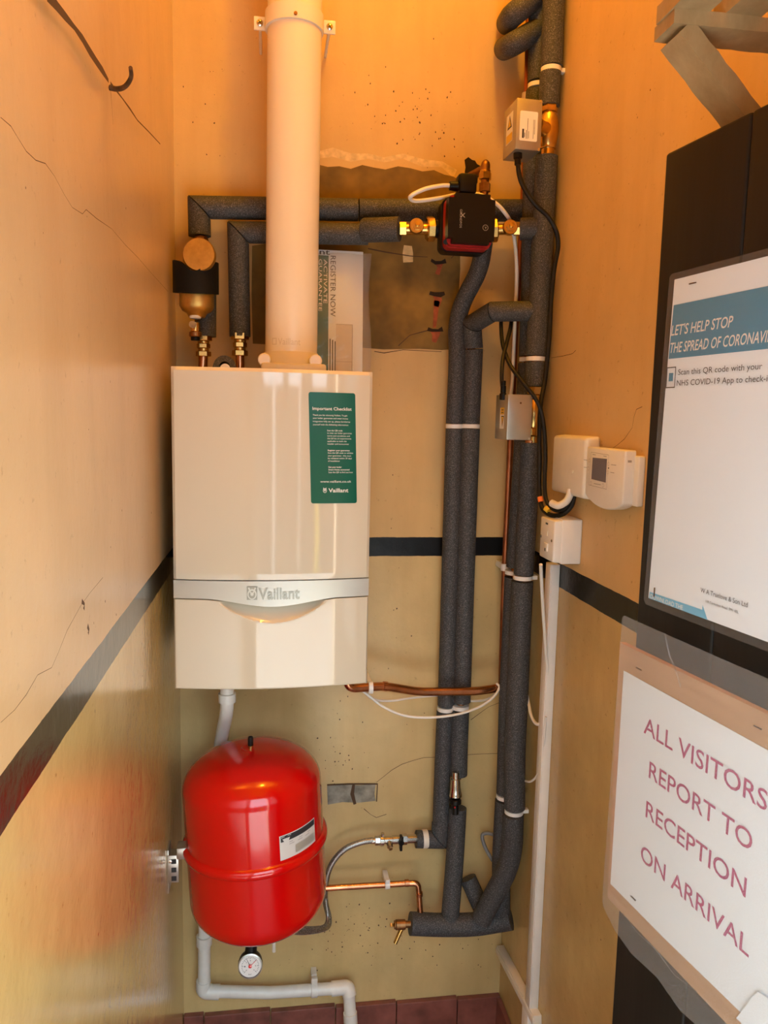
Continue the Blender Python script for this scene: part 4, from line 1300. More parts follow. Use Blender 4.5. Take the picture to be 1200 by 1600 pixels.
cable('black_cable', 'black cable leaving the upper steel valve box and running down to the wiring box', [(0.5658, -0.2620, 2.2046), (0.5694, -0.2650, 2.1724), (0.5805, -0.2680, 2.1436), (0.6081, -0.2700, 2.1072), (0.6452, -0.2620, 2.0823), (0.6702, -0.2550, 2.0500), (0.6785, -0.2500, 2.0174), (0.6734, -0.2450, 1.9658), (0.6709, -0.2400, 1.8909), (0.6687, -0.2450, 1.7986), (0.6616, -0.2500, 1.7055), (0.6461, -0.2700, 1.6426),
                        (0.6404, -0.2850, 1.5808), (0.6388, -0.3000, 1.5041), (0.6353, -0.3200, 1.4284), (0.6342, -0.3500, 1.3933), (0.6438, -0.3850, 1.3825), (0.6599, -0.4150, 1.3894), (0.6727, -0.4300, 1.4104), (0.6736, -0.4400, 1.4334)], 0.0055, 'black_cable')
cable('black_cable', 'black cable looping up behind the slanted elbow from the lower steel valve box', [(0.5506, -0.2680, 1.6680), (0.5478, -0.2620, 1.7017), (0.5558, -0.2400, 1.7492), (0.5730, -0.2100, 1.7908), (0.5951, -0.1650, 1.8353), (0.6063, -0.1250, 1.8693), (0.5949, -0.1150, 1.8894), (0.5823, -0.1250, 1.8715), (0.5715, -0.1600, 1.8350), (0.5635, -0.2100, 1.7827), (0.5710, -0.2500, 1.7336), (0.5919, -0.2800, 1.6945), (0.6205, -0.3000, 1.6537),
                        (0.6363, -0.3050, 1.6191), (0.6450, -0.3100, 1.5661), (0.6456, -0.3200, 1.5130), (0.6400, -0.3400, 1.4457), (0.6408, -0.3600, 1.4097), (0.6487, -0.3950, 1.3958), (0.6604, -0.4200, 1.4018), (0.6654, -0.4350, 1.4255), (0.6670, -0.4400, 1.4435)], 0.0050, 'black_cable')
for lab, c_, m_, nm in (('scrap of orange tape on the black cables under the wiring box', (0.6330, -0.3350, 1.4145), 'orange', 'orange_tape'), ('scrap of yellow tape on the black cables above the spur box', (0.6371, -0.3720, 1.3944), 'yellow', 'yellow_tape')):
    d_ = V((0.10, -0.25, -0.8)) if m_ == 'orange' else V((0.4, -0.6, -0.4))
    tag(MB().cyl(V(c_)-d_.normalized()*0.006, V(c_)+d_.normalized()*0.006, 0.0068, n=14).build(nm, m_, loc=c_), lab, 'tape')
cable('white_cable', 'bundle of cream cable ends tucked under the wiring box', [(0.6368, -0.4000, 1.4127), (0.6447, -0.4200, 1.4091), (0.6566, -0.4350, 1.4197), (0.6629, -0.4400, 1.4348), (0.6651, -0.4400, 1.4493)], 0.0085, 'offwhite')

# ------------------------------------------------------------------ electrical boxes on the side wall
WY0, WY1 = -0.512, -0.300           # wiring box: near and far ends


def rwall(y, z, off=0.0):
    return V((XRW-off, y, z))


def wall_box(mb, y0, y1, z0, z1, off, bev, taper=0.0, m=0):
    """box standing on the side wall with a slightly smaller front"""
    bm = bmesh.new()
    bmesh.ops.create_cube(bm, size=1.0)
    for v in bm.verts:
        f = 1.0 if v.co.x > 0 else 0.0         # x>0 is the wall side
        k = taper*(1-f)
        v.co = V((XRW - off*(1-f), (y0+y1)/2 + v.co.y*((y1-y0)-2*k), (z0+z1)/2 + v.co.z*((z1-z0)-2*k)))
    if bev:
        bmesh.ops.bevel(bm, geom=bm.edges[:], offset=bev, segments=3, profile=0.5, affect='EDGES')
    bm.verts.index_update()
    mb.add([v.co.copy() for v in bm.verts], [[v.index for v in f.verts] for f in bm.faces], m)
    bm.free()
    return mb


t = thing('wiring_box', 'cream white wiring centre box next to the thermostat', 'box', (0.6950, -0.3526, 1.4852), None)
wall_box(MB(), -0.520, -0.322, 1.4315, 1.5700, 0.034, 0.007, 0.004).build('cover', 'offwhite', t)
for px in ((0.6610, -0.2848, 1.4926), (0.6610, -0.4562, 1.4893)):
    MB().lathe([(0.0035, 0), (0.0035, 0.0012), (0.0, 0.0014)], px, (-1, 0, 0), 12).build('screw', 'white', t)

t = thing('thermostat', 'white programmable thermostat with a small blue grey screen', 'thermostat', (0.6950, -0.5648, 1.4801), None)
wall_box(MB(), -0.725, -0.560, 1.442, 1.538, 0.014, 0.003, 0.0).build('back_plate', 'white', t)
th = MB()
prof = []
for k in range(13):
    a = k/12
    prof.append((-0.704 + 0.186*a, 1.4335 - 0.012*math.sin(PI*a)**0.8))
y0_, y1_ = -0.708, -0.528
top_ = 1.5480
outl = [(y0_, top_), (y1_, top_)] + [(y1_ - (y1_-y0_)*k/14, 1.448 - 0.020*math.sin(PI*k/14)**0.7 - 0.004*(k/14)) for k in range(15)]
bm = bmesh.new()
vs = [bm.verts.new((XRW-0.012, a, b_)) for a, b_ in outl]
f = bm.faces.new(vs)
ex = bmesh.ops.extrude_face_region(bm, geom=[f])
for v in [g for g in ex['geom'] if isinstance(g, bmesh.types.BMVert)]:
    v.co.x -= 0.022
bmesh.ops.recalc_face_normals(bm, faces=bm.faces[:])
bmesh.ops.bevel(bm, geom=[e for e in bm.edges if not (e.verts[0].co.x > XRW-0.013 and e.verts[1].co.x > XRW-0.013)], offset=0.004, segments=3, profile=0.5, affect='EDGES')
bm.verts.index_update()
th.add([v.co.copy() for v in bm.verts], [[v.index for v in f_.verts] for f_ in bm.faces])
bm.free()
th.build('cover', 'white', t)
TX = XRW-0.034


def tface(px, off=0.0006):
    return V((TX-off, px[1], px[2]))


lc = [tface(p) for p in ((0.6604, -0.5605, 1.5263), (0.6604, -0.6290, 1.5274), (0.6604, -0.6293, 1.4800), (0.6604, -0.5599, 1.4814))]
MB().add(lc + [p+V((0.001, 0, 0)) for p in lc], [[0, 1, 2, 3], [7, 6, 5, 4], [0, 4, 5, 1], [1, 5, 6, 2], [2, 6, 7, 3], [3, 7, 4, 0]]).build('screen', 'lcd', t, smooth=0)
fr_ = [tface(p, 0.0003) for p in ((0.6607, -0.5518, 1.5372), (0.6607, -0.6377, 1.5355), (0.6607, -0.6363, 1.4672), (0.6607, -0.5477, 1.4682))]
mb = MB()
for a, b_ in zip(fr_, fr_[1:]+fr_[:1]):
    mb.strip([a, a.lerp(b_, 0.5), b_], 0.0008, (-1, 0, 0), 0.0004)
for p in ((0.6604, -0.5450, 1.5194), (0.6604, -0.5422, 1.5023), (0.6604, -0.6392, 1.5178), (0.6604, -0.6384, 1.5013), (0.6604, -0.5594, 1.4727), (0.6604, -0.6196, 1.4734)):
    c_ = tface(p, 0.0007)
    ring = [c_ + V((0, 0.0042*math.cos(2*PI*k/12), 0.0036*math.sin(2*PI*k/12))) for k in range(13)]
    mb.strip(ring, 0.0007, (-1, 0, 0), 0.0003)
for p, q in (((0.6604, -0.5596, 1.5329), (0.6604, -0.5758, 1.5326)), ((0.6604, -0.6133, 1.5324), (0.6604, -0.6284, 1.5319)), ((0.6604, -0.5740, 1.4733), (0.6604, -0.6088, 1.4737)), ((0.6604, -0.5162, 1.5191), (0.6604, -0.5349, 1.5195)), ((0.6604, -0.5183, 1.5034), (0.6604, -0.5353, 1.5039)), ((0.6604, -0.6510, 1.5173), (0.6604, -0.6739, 1.5175)), ((0.6604, -0.6501, 1.5021), (0.6604, -0.6674, 1.5021))):
    mb.strip([tface(p, 0.0007), tface(q, 0.0007)], 0.0014, (-1, 0, 0), 0.0003)
mb.build('button_marks', 'grey_print', t, smooth=0, fix=False)
MB().lathe([(0.0015, 0), (0.0015, 0.001), (0.0, 0.001)], tface((0.6604, -0.6403, 1.5097), 0.0003), (-1, 0, 0), 10).build('indicator', 'dark_print', t)
MB().box(V((0.6634, -0.7235, 1.5280)), (0.006, 0.004, 0.004)).build('latch_slot', 'grey_print', t)

SY0 = -0.446
t = thing('fused_spur', 'white switched fused spur box above the vertical trunking', 'switch', (0.6950, -0.3347, 1.3139), None)
sp = MB()
bz1, bz0 = 1.3795, 1.2780
sp.box((XRW-0.024, (SY0-0.350)/2, (bz0+bz1)/2), (0.048, SY0*-1-0.350, bz1-bz0), 0.0025)
sp.build('back_box', 'white', t)
wall_box(MB(), SY0-0.001, -0.349, bz0-0.001, bz1+0.001, 0.0655, 0.004, 0.004).build('face_plate', 'white', t)
FXP = XRW-0.0655
MB().prism([(-0.0075, 0.012), (0.0075, 0.012), (0.0075, -0.014), (-0.0075, -0.014)], (FXP-0.0004, -0.396, 1.3505), (0, 1, 0), (0.10, 0, 1), (1, 0, 0), 0.006).build('rocker', 'sticker_white', t, smooth=0)
MB().box((FXP-0.0006, -0.396, 1.3645), (0.001, 0.013, 0.004)).build('dark_slot', 'dark_print', t, smooth=0)
fu = MB().box((FXP-0.001, -0.397, 1.310), (0.003, 0.024, 0.018), 0.001).build('fuse_holder', 'white', t)
MB().box((FXP-0.0028, -0.398, 1.304), (0.001, 0.004, 0.007)).build('dark_slot', 'dark_print', fu, smooth=0)
for yy in (-0.432, -0.362):
    MB().lathe([(0.0036, 0), (0.0036, 0.0012), (0.0, 0.0014)], (FXP, yy, 1.330), (-1, 0, 0), 12).build('screw', 'chrome', t)

t = thing('trunking', 'white trunking dropping straight from the spur box to the floor', 'trunking', (XRW, -0.40, ZF), 'white trunking')
tb0, tb1 = V((0.6950, -0.3387, 1.2535)), V((0.6950, -0.3104, 0.0650))
tdir = (tb1-tb0).normalized()
trk = MB()
ctr = (tb0+tb1)/2
trk.box(ctr + V((-0.011, 0.0175, 0)), (0.021, 0.037, (tb1-tb0).length), 0.0015, (V((1, 0, 0)), V((0, 1, 0)), UP))
trk.build('channel', 'white', t)
MB().box(ctr + V((-0.0225, 0.0175, 0)), (0.003, 0.034, (tb1-tb0).length), 0.001).build('lid', 'white', t)
lo = MB()
lo.box((XRW-0.0125, tb1.y+0.015+0.0, (tb1.z+ZF)/2), (0.026, 0.044, tb1.z-ZF), 0.0015)
lo.build('lower_piece', 'white', t)
t = thing('trunking', 'low white trunking running along the side wall from the corner to the floor piece', 'trunking', (XRW, -0.2, 0.03), 'white trunking')
m0, m1 = V((0.6830, -0.0380, 0.0194)), V((0.6830, -0.3454, 0.0588))
dd = (m1-m0).normalized()
MB().box((m0+m1)/2 + V((0.0, 0, 0)), (0.023, (m1-m0).length+0.02, 0.030), 0.002, (V((1, 0, 0)), dd, V((1, 0, 0)).cross(dd))).build('channel', 'offwhite', t)
MB().box((m0+m1)/2 + V((-0.0125, 0, 0.001)), (0.003, (m1-m0).length+0.02, 0.016), 0.001, (V((1, 0, 0)), dd, V((1, 0, 0)).cross(dd))).build('lid', 'offwhite', t)

cable('white_cable', 'white flat cable hanging from the spur box beside the trunking', [(0.6102, -0.4200, 1.2729), (0.6208, -0.4000, 1.2342), (0.6445, -0.3600, 1.1394), (0.6669, -0.3300, 1.0345), (0.6789, -0.3200, 0.9655), (0.6818, -0.3100, 0.8787), (0.6770, -0.3000, 0.8446), (0.6695, -0.2800, 0.8316), (0.6693, -0.2400, 0.8377), (0.6751, -0.2000, 0.8569), (0.6843, -0.1500, 0.8700)], 0.0042, 'white_cable')
cable('white_cable', 'thin white cable curling out from behind the trunking lower down', [(0.6730, -0.3350, 0.8723), (0.6751, -0.3250, 0.8014), (0.6753, -0.3100, 0.7355), (0.6724, -0.2900, 0.6952), (0.6723, -0.2500, 0.6617), (0.6744, -0.2000, 0.6387), (0.6810, -0.1400, 0.6126)], 0.0028, 'white_cable')
cable('grey_tube', 'short grey plastic tube hooked out from behind the riser near its foot', [(0.6549, -0.0850, 0.4051), (0.6316, -0.0600, 0.4099), (0.6082, -0.0550, 0.4084), (0.6055, -0.0600, 0.3937), (0.6136, -0.0750, 0.3705), (0.6293, -0.0900, 0.3452)], 0.0052, 'grey_tube', cat='tube')

# ------------------------------------------------------------------ expansion vessel
VC = V((-0.038, -0.255, 0.556))
VR, VH = 0.1690, 0.462
TL = math.radians(3.2)


def tilt(p):
    """leans the vessel a few degrees, as it hangs in its strap"""
    d = V(p)
    return VC + V((d.x*math.cos(TL)-d.z*math.sin(TL), d.y, d.z*math.cos(TL)+d.x*math.sin(TL)))


ev = thing('expansion_vessel', 'glossy red expansion vessel strapped beside the wall below the boiler', 'tank', VC)
prof = []
H2 = VH/2
dm = 0.088
for k in range(19):
    a = PI/2*k/18
    prof.append((VR*math.sin(a)**0.80 if k else 0.0, -H2 + dm*(1-math.cos(a))))
prof += [(VR, -0.06), (VR, -0.012)]
for k in range(18, -1, -1):
    a = PI/2*k/18
    prof.append((VR*math.sin(a)**0.80 if k else 0.0, H2 - dm*(1-math.cos(a))))
vb = MB().lathe(prof, (0, 0, 0), AX, 96)
vb.v = [tilt(p) for p in vb.v]
vb.build('body', 'red', ev, smooth=60)
vb = MB().lathe([(VR-0.003, 0.016), (VR+0.003, 0.014), (VR+0.0085, 0.008), (VR+0.010, 0.0), (VR+0.0085, -0.007), (VR+0.003, -0.011), (VR-0.003, -0.012)], (0, 0, 0), AX, 96)
vb.v = [tilt(p) for p in vb.v]
vb.build('rim', 'red', ev, smooth=60)
vt = tilt((0, 0, H2))
MB().lathe([(0.022, -0.012), (0.024, -0.002), (0.020, 0.0005), (0.012, -0.002), (0.0, -0.002)], vt, AX, 30).build('top_boss', 'red', ev)
MB().chain(vt, AX, [(-0.004, 0.008, 0.0065)]).build('valve_stem', 'brass', ev)
MB().lathe([(0.0062, 0.006), (0.0066, 0.008), (0.0066, 0.026), (0.0055, 0.029), (0.0, 0.029)], vt, AX, 16).build('valve_cap', 'black', ev)


def vface(u, v, off=0.0008):
    a = u/VR
    return tilt(((VR+off)*math.sin(a), -(VR+off)*math.cos(a), v))


LU0, LU1, LV0, LV1 = 0.062, 0.172, 0.022, 0.082
lb = MB().rect(vface, LU0, LU1, LV0, LV1, 0, 20, 2)
lab = lb.build('rating_label', 'label_paper', ev, smooth=60, fix=False)
lab['label'] = 'silver paper rating label'
f2 = lambda u, v: vface(u, v, 0.0013)
pr = MB()
pr.rect(f2, LU0+0.003, LU1-0.002, LV1-0.016, LV1-0.002, 0, 16, 1)
for k in range(3):
    pr.rect(f2, LU0+0.024+0.028*k, LU0+0.034+0.028*k, LV1-0.022, LV1-0.0205, 1, 2, 1)
    pr.rect(f2, LU0+0.024+0.024*k, LU0+0.038+0.024*k, LV1-0.027, LV1-0.0255, 1, 2, 1)
pr.rect(f2, LU0+0.040, LU1-0.006, LV0+0.006, LV0+0.026, 2, 14, 1)
pr.add([vface(LU0+0.004, LV1-0.0035, 0.0017), vface(LU0+0.030, LV1-0.0035, 0.0017), vface(LU0+0.023, LV1-0.0155, 0.0017), vface(LU0+0.017, LV1-0.0175, 0.0017), vface(LU0+0.011, LV1-0.0155, 0.0017)], [[4, 3, 2, 1, 0]], 3)
pr.rect(lambda u, v: vface(u, v, 0.002), LU0+0.006, LU0+0.028, LV1-0.0085, LV1-0.0045, 0, 3, 1)
pr.build('print_block', ['dark_print', 'grey_print', 'silver', 'label_paper'], lab, smooth=0, fix=False)
# clamp bracket to the wall
br = MB()
bp = V((-0.2482, -0.1666, 0.4675))
br.box((XLW+0.002, -0.275, 0.500), (0.004, 0.046, 0.112), 0.001)
br.box((XLW+0.022, -0.275, 0.532), (0.040, 0.044, 0.004), 0.001)
br.box((XLW+0.014, -0.298, 0.508), (0.026, 0.003, 0.070), 0.001)
br.box((XLW+0.036, -0.285, 0.548), (0.026, 0.036, 0.028), 0.002)
brk = br.build('wall_bracket', 'zinc', ev)
sl = MB()
for z_ in (0.484, 0.506, 0.528):
    sl.box((XLW+0.016, -0.2998, z_), (0.012, 0.001, 0.012))
sl.build('slot', 'seam', brk, smooth=0)
MB().lathe([(0.004, 0), (0.004, 0.004), (0, 0.005)], (XLW+0.008, -0.2995, 0.530), (0, -1, 0), 12).build('screw', 'chrome', brk)

# pressure gauge
pg = thing('pressure_gauge', 'round pressure gauge with a white dial hanging under the red vessel', 'gauge', (-0.0504, -0.3000, 0.2339))
gc = V((-0.0500, -0.3150, 0.2505))
gd = V((0.0, -1.0, 0.22)).normalized()
MB().lathe([(0.0, 0.034), (0.020, 0.033), (0.0285, 0.024), (0.0300, 0.012), (0.0300, 0.002), (0.0280, 0.0), (0.0268, 0.001)], gc, -gd, 40).cyl(gc + V((0, 0.02, 0.012)), gc+V((0.004, 0.030, 0.056)), 0.0155, 0.0125, 20).build('housing', 'black', pg)
MB().lathe([(0.0270, -0.0015), (0.0298, -0.0010), (0.0298, 0.004), (0.0270, 0.005)], gc, gd, 40, caps=False).build('bezel', 'zinc', pg)
gx, gy, _ = frame_from(gd)
gx = -gx if gx.x < 0 else gx
gy = gd.cross(gx) if gd.cross(gx).z > 0 else -gd.cross(gx)


def dial(u, v, off=0.0018):
    return gc + gx*u + gy*v + gd*off


dl = MB()
disc2(dl, lambda u, v: dial(u, v, 0.001), 0, 0, 0.0272, 0.0272, 0, 32)
dial_o = dl.build('dial', 'dial', pg, smooth=0, fix=False)
pr = MB()
for k in range(25):
    a = math.radians(225 - 270*k/24)
    l0 = 0.019 if k % 4 else 0.0165
    t_ = V((math.cos(a), math.sin(a)))if False else (math.cos(a), math.sin(a))
    n_ = (-t_[1], t_[0])
    w_ = 0.0005
    pr.add([dial(t_[0]*q+n_[0]*s*w_, t_[1]*q+n_[1]*s*w_) for q, s in ((l0, -1), (l0, 1), (0.0215, 1), (0.0215, -1))], [[0, 1, 2, 3]], 0)
for k in range(7):
    a = math.radians(225 - 45*k)
    write(pr, str(k), dial, math.cos(a)*0.0130-0.0014, math.sin(a)*0.0130-0.0016, 0.0028, 0.0032)
write(pr, 'bar', dial, -0.004, -0.0205, 0.008, 0.003)
pr.build('scale_marks', 'dark_print', dial_o, smooth=0, fix=False)


def hand(name, deg, ln_, w_, mat_, off):
    a = math.radians(deg)
    t_, n_ = (math.cos(a), math.sin(a)), (-math.sin(a), math.cos(a))
    MB().add([dial(t_[0]*q+n_[0]*s*w_, t_[1]*q+n_[1]*s*w_, off) for q, s in ((-0.005, -1), (ln_, -0.4), (ln_, 0.4), (-0.005, 1))], [[0, 1, 2, 3]]).build(name, mat_, pg, smooth=0, fix=False)


hand('black_hand', 117, 0.020, 0.0010, 'dark_print', 0.0024)
hand('red_hand', 42, 0.021, 0.0010, 'red', 0.0028)
MB().lathe([(0.0042, 0.0018), (0.0042, 0.0038), (0.0, 0.0042)], gc, gd, 18).build('red_hub', 'red', pg)
MB().cyl(V((0.0080, -0.2400, 0.2578)), V((0.0081, -0.2400, 0.2275)), 0.0045, n=12).build('tube_stub', 'offwhite', pg)

# ------------------------------------------------------------------ white waste pipe
wp = thing('waste_pipe', 'white plastic waste pipe from the boiler down behind the red vessel to the floor', 'pipe', (0.2284, -0.0500, -0.1620))
R_ = 0.0172
MB().tube(fillet([(-0.1121, -0.1600, 0.9291), (-0.1130, -0.1500, 0.8404), (-0.1318, -0.0900, 0.7500), (-0.1529, -0.0420, 0.5741), (-0.1823, -0.0450, 0.2669), (-0.1860, -0.0450, 0.0049)], 0.06), R_, 24).build('upper_run', 'white_pipe', wp)
MB().tube([(-0.1489, -0.0450, -0.0262), (-0.0051, -0.0450, -0.0438), (0.1973, -0.0450, -0.0488)], R_*0.97, 24).build('level_run', 'white_pipe', wp)
MB().tube([(0.2248, -0.0520, -0.0620), (0.2307, -0.0620, -0.1438), (0.2356, -0.0700, -0.2686)], R_*1.02, 24).build('floor_run', 'white_pipe', wp)
MB().lathe([(R_+0.001, -0.014), (R_+0.0048, -0.013), (R_+0.0048, 0.010), (R_+0.001, 0.011)], V((-0.1125, -0.1550, 0.8816)), AX, 26).build('coupling', 'white_pipe', wp)
MB().lathe([(R_+0.001, -0.016), (R_+0.0045, -0.015), (R_+0.0045, 0.012), (R_+0.001, 0.013)], V((-0.1850, -0.0450, 0.1360)), AX, 26).build('coupling', 'white_pipe', wp)
MB().tube(fillet([(-0.1877, -0.0450, 0.0110), (-0.1897, -0.0450, -0.0224), (-0.1436, -0.0450, -0.0287)], 0.016), R_+0.0030, 26).build('elbow', 'white_pipe', wp)
MB().tube(fillet([(0.1749, -0.0450, -0.0487), (0.2234, -0.0450, -0.0471), (0.2265, -0.0550, -0.0678)], 0.016), R_+0.0030, 26).build('elbow', 'white_pipe', wp)
MB().tube(fillet([(0.2286, -0.0600, -0.1168), (0.2328, -0.0680, -0.1982)], 0.016), R_+0.0030, 26).build('coupling', 'white_pipe', wp)
t = thing('pipe_clip', 'white clip on the level white waste pipe near the floor', 'clip', (0.1249, -0.0450, -0.0460), 'white pipe clips')
p = V((0.1249, -0.0450, -0.0460))
MB().lathe([(R_+0.0005, -0.009), (R_+0.004, -0.0085), (R_+0.004, 0.0085), (R_+0.0005, 0.009)], p, (1, 0, 0), 24).build('ring', 'white_pipe', t)
MB().box(p+V((0, -0.002, 0.027)), (0.018, 0.010, 0.022), 0.001).box(p+V((0, 0.030, 0.012)), (0.016, 0.03, 0.05), 0.001).build('foot', 'offwhite', t)

# ------------------------------------------------------------------ small copper pipe and hose at the foot
cp = thing('copper_pipe', 'thin copper pipe from behind the red vessel to the bottom header', 'pipe', (0.4202, -0.0900, 0.2052))
MB().tube(fillet([(0.0827, -0.0700, 0.2831), (0.3912, -0.0750, 0.2836), (0.4148, -0.0780, 0.2839), (0.4224, -0.0900, 0.1932)], 0.016), 0.0085, 18).build('pipe', 'copper', cp)
el = MB().lathe([(0.0085, 0), (0.0102, 0.001), (0.0102, 0.012), (0.0085, 0.013)], V((0.3764, -0.0750, 0.2847)), (1, 0, 0), 18)
el.lathe([(0.0085, 0), (0.0102, 0.001), (0.0102, 0.012), (0.0085, 0.013)], V((0.4187, -0.0820, 0.2470)), AX, 18)
el.build('elbow_socket', 'copper', cp)
t = thing('pipe_clip', 'white clip on the thin copper pipe near the bottom header', 'clip', (0.3265, -0.0750, 0.2882), 'white pipe clips')
p = V((0.3266, -0.0750, 0.2843))
MB().lathe([(0.0088, -0.007), (0.0125, -0.0065), (0.0125, 0.0065), (0.0088, 0.007)], p, (1, 0, 0), 20).build('ring', 'white', t)
MB().box(p+V((0, 0.028, 0.002)), (0.014, 0.048, 0.020), 0.001).box(p+V((0, -0.006, 0.014)), (0.012, 0.010, 0.010), 0.001).build('foot', 'white', t)

fh = thing('filling_hose', 'braided steel filling hose curving from its valve to behind the red vessel', 'hose', (0.2865, -0.0550, 0.4067))
MB().tube(spline([(0.2864, -0.0550, 0.4086), (0.2534, -0.0570, 0.4061), (0.2079, -0.0600, 0.3914), (0.1756, -0.0620, 0.3601), (0.1579, -0.0640, 0.3202), (0.1512, -0.0650, 0.2710), (0.1534, -0.0660, 0.2327), (0.1623, -0.0750, 0.1953), (0.1570, -0.1000, 0.1880), (0.1295, -0.1400, 0.2071), (0.0796, -0.1700, 0.2269), (0.0364, -0.2000, 0.2591)], 7), 0.0080, 18).build('hose', 'braid', fh)
MB().tube(spline([(0.1518, -0.0850, 0.2590), (0.1570, -0.0950, 0.2173), (0.1483, -0.1200, 0.2047), (0.1149, -0.1500, 0.2210), (0.0655, -0.1800, 0.2481)], 6), 0.0048, 12).build('tail', 'braid', fh)
hx = (V((0.3922, -0.0520, 0.4042))-V((0.2865, -0.0550, 0.4067))).normalized()
h0 = V((0.2810, -0.0550, 0.4070))
MB().chain(h0, hx, [(0, 0.012, 0.0085), (0.010, 0.028, 0.0125, 1)], n=18).build('end_fitting', 'chrome', fh)
iv = thing('isolating_valve', 'nickel isolating valve with a black lever between the hose and the foam elbow', 'valve', (0.3457, -0.0530, 0.4038))
mb = MB().chain(h0, hx, [(0.024, 0.036, 0.0150, 0), (0.034, 0.062, 0.0108), (0.060, 0.078, 0.0125), (0.076, 0.086, 0.0115), (0.090, 0.104, 0.0150, 1), (0.100, 0.132, 0.0125)], n=20)
mb.cyl(h0+hx*0.050, h0+hx*0.050+V((0.002, -0.02, -0.010)), 0.0085, n=16)
mb.build('valve_body', 'chrome', iv)
MB().cyl(h0+hx*0.050+V((0.002, -0.02, -0.010)), h0+hx*0.050+V((0.003, -0.026, -0.013)), 0.0060, hexa=True).build('screw', 'chrome', iv)
MB().cyl(h0+hx*0.030, h0+hx*0.030+V((0.002, -0.004, 0.024)), 0.005, n=14).build('test_point', 'chrome', iv)
MB().box(h0+hx*0.084+V((0, -0.012, -0.003)), (0.0075, 0.016, 0.044), 0.002).cyl(h0+hx*0.084, h0+hx*0.084+V((0, -0.02, 0)), 0.008, n=16).build('black_lever', 'black', iv)

dc_ = thing('drain_cock', 'small brass drain cock on the end of the bottom header', 'valve', (0.3618, -0.1000, 0.1794))
q0 = V((0.3932, -0.1000, 0.1750))
MB().chain(q0, (-1, 0, 0.03), [(-0.01, 0.020, 0.0095), (0.016, 0.044, 0.0140), (0.044, 0.048, 0.0115)], n=20).build('body', 'bronze', dc_)
MB().chain(q0, (-1, 0, 0.03), [(0.048, 0.060, 0.0062)], n=4).build('square_key', 'brass', dc_)
MB().cyl(q0+V((-0.026, -0.004, -0.006)), q0+V((-0.046, -0.012, -0.046)), 0.0066, 0.0058, n=16).build('spout', 'brass', dc_)

# ------------------------------------------------------------------ documents in a bag on top of the boiler
dbx = thing('instruction_booklet', 'white installation booklet with a green stripe inside a clear bag behind the flue', 'booklet', (0.1740, -0.0880, 1.6994))
B0, B1 = V((0.0063, -0.0880, 1.6786)), V((0.2289, -0.0880, 1.6847))
T0, T1 = V((0.0051, -0.0700, 2.0188)), V((0.2248, -0.0700, 2.0285))
B0.z = B1.z = 1.702
bxx = (B1-B0).normalized()
byy = (T0-B0).normalized()
bnn = bxx.cross(byy).normalized()
if bnn.y > 0:
    bnn = -bnn
BW, BH = (B1-B0).length, (T0-B0).length
MB().box(B0 + bxx*BW/2 + byy*BH/2 - bnn*0.008, (BW, 0.014, BH), 0.001, (bxx, -bnn, byy)).build('cover_page', 'paper', dbx)


def bk(px_u, v, off=0.0006):
    return B0 + bxx*px_u + byy*v + bnn*(off-0.001)


sx = BW/136.0                               # one step of the page's layout
mb = MB()
mb.rect(bk, 50*sx, 82*sx, BH*0.02, BH*0.955)
gs = mb.build('green_stripe', 'green', dbx, smooth=0, fix=False)
gs['label'] = 'green printed stripe'
mb = MB()
write(mb, 'ACTIVATE', lambda u, v: bk(u, v, 0.0012), 74.5*sx, BH*0.925, 0.110, 0.0095, turn=True)
write(mb, 'GUARANTEE', lambda u, v: bk(u, v, 0.0012), 67*sx, BH*0.925, 0.130, 0.0085, turn=True)
mb.build('lettering', 'sticker_white', gs, smooth=0, fix=False)
mb = MB()
write(mb, 'REGISTER NOW', lambda u, v: bk(u, v, 0.0012), 85*sx, BH*0.955, 0.152, 0.0140, turn=True)
write(mb, 'Vaillant', lambda u, v: bk(u, v, 0.0012), 24*sx, BH*0.962, 0.098, 0.0135, bold=0.01)
for k in range(3):
    mb.rect(lambda u, v: bk(u, v, 0.0012), (84+4*k)*sx, (85.6+4*k)*sx, BH*0.04, BH*(0.30-0.01*k))
mb.build('lettering', 'dark_print', dbx, smooth=0, fix=False)
mb = MB()
for a, c_, d_, e_ in ((94, 120, 0.02, 0.024), (94, 120, 0.118, 0.121), (94, 120, 0.415, 0.419), (119, 120, 0.02, 0.419)):
    mb.rect(lambda u, v: bk(u, v, 0.0010), a*sx, c_*sx, BH*d_, BH*e_)
mb.rect(lambda u, v: bk(u, v, 0.0008), 94*sx, 120*sx, BH*0.02, BH*0.419, 1)
mb.build('printed_box', ['grey_print', 'label_paper'], dbx, smooth=0, fix=False)

bag = MB()
nx, nz = 26, 30
prof_v, fs = [], []
for side in (0, 1):
    for j in range(nz+1):
        for i in range(nx+1):
            u, v = i/nx, j/nz
            puff = 0.018*(math.sin(PI*u)**0.6)*(0.4+0.6*math.sin(PI*min(1, v*1.15)))
            wr = 0.0022*math.sin(17*u+9*v)+0.0016*math.sin(31*v-13*u)+0.0012*math.sin(45*u+23*v)
            x = -0.016 + (BW+0.036)*u + 0.004*math.sin(7*v)
            zz = -0.004 + (BH+0.002)*v
            d = (puff+wr*math.sin(PI*u)**0.5+0.004) if side == 0 else -(0.019)
            if i in (0, nx) or j in (0, nz):
                d = -0.008
            prof_v.append(B0 + bxx*x + byy*zz + bnn*d)
k = nx+1
N = k*(nz+1)
for s in (0, 1):
    for j in range(nz):
        for i in range(nx):
            q = [s*N+j*k+i, s*N+j*k+i+1, s*N+(j+1)*k+i+1, s*N+(j+1)*k+i]
            fs.append(q if s == 0 else q[::-1])
bag.add(prof_v, fs)
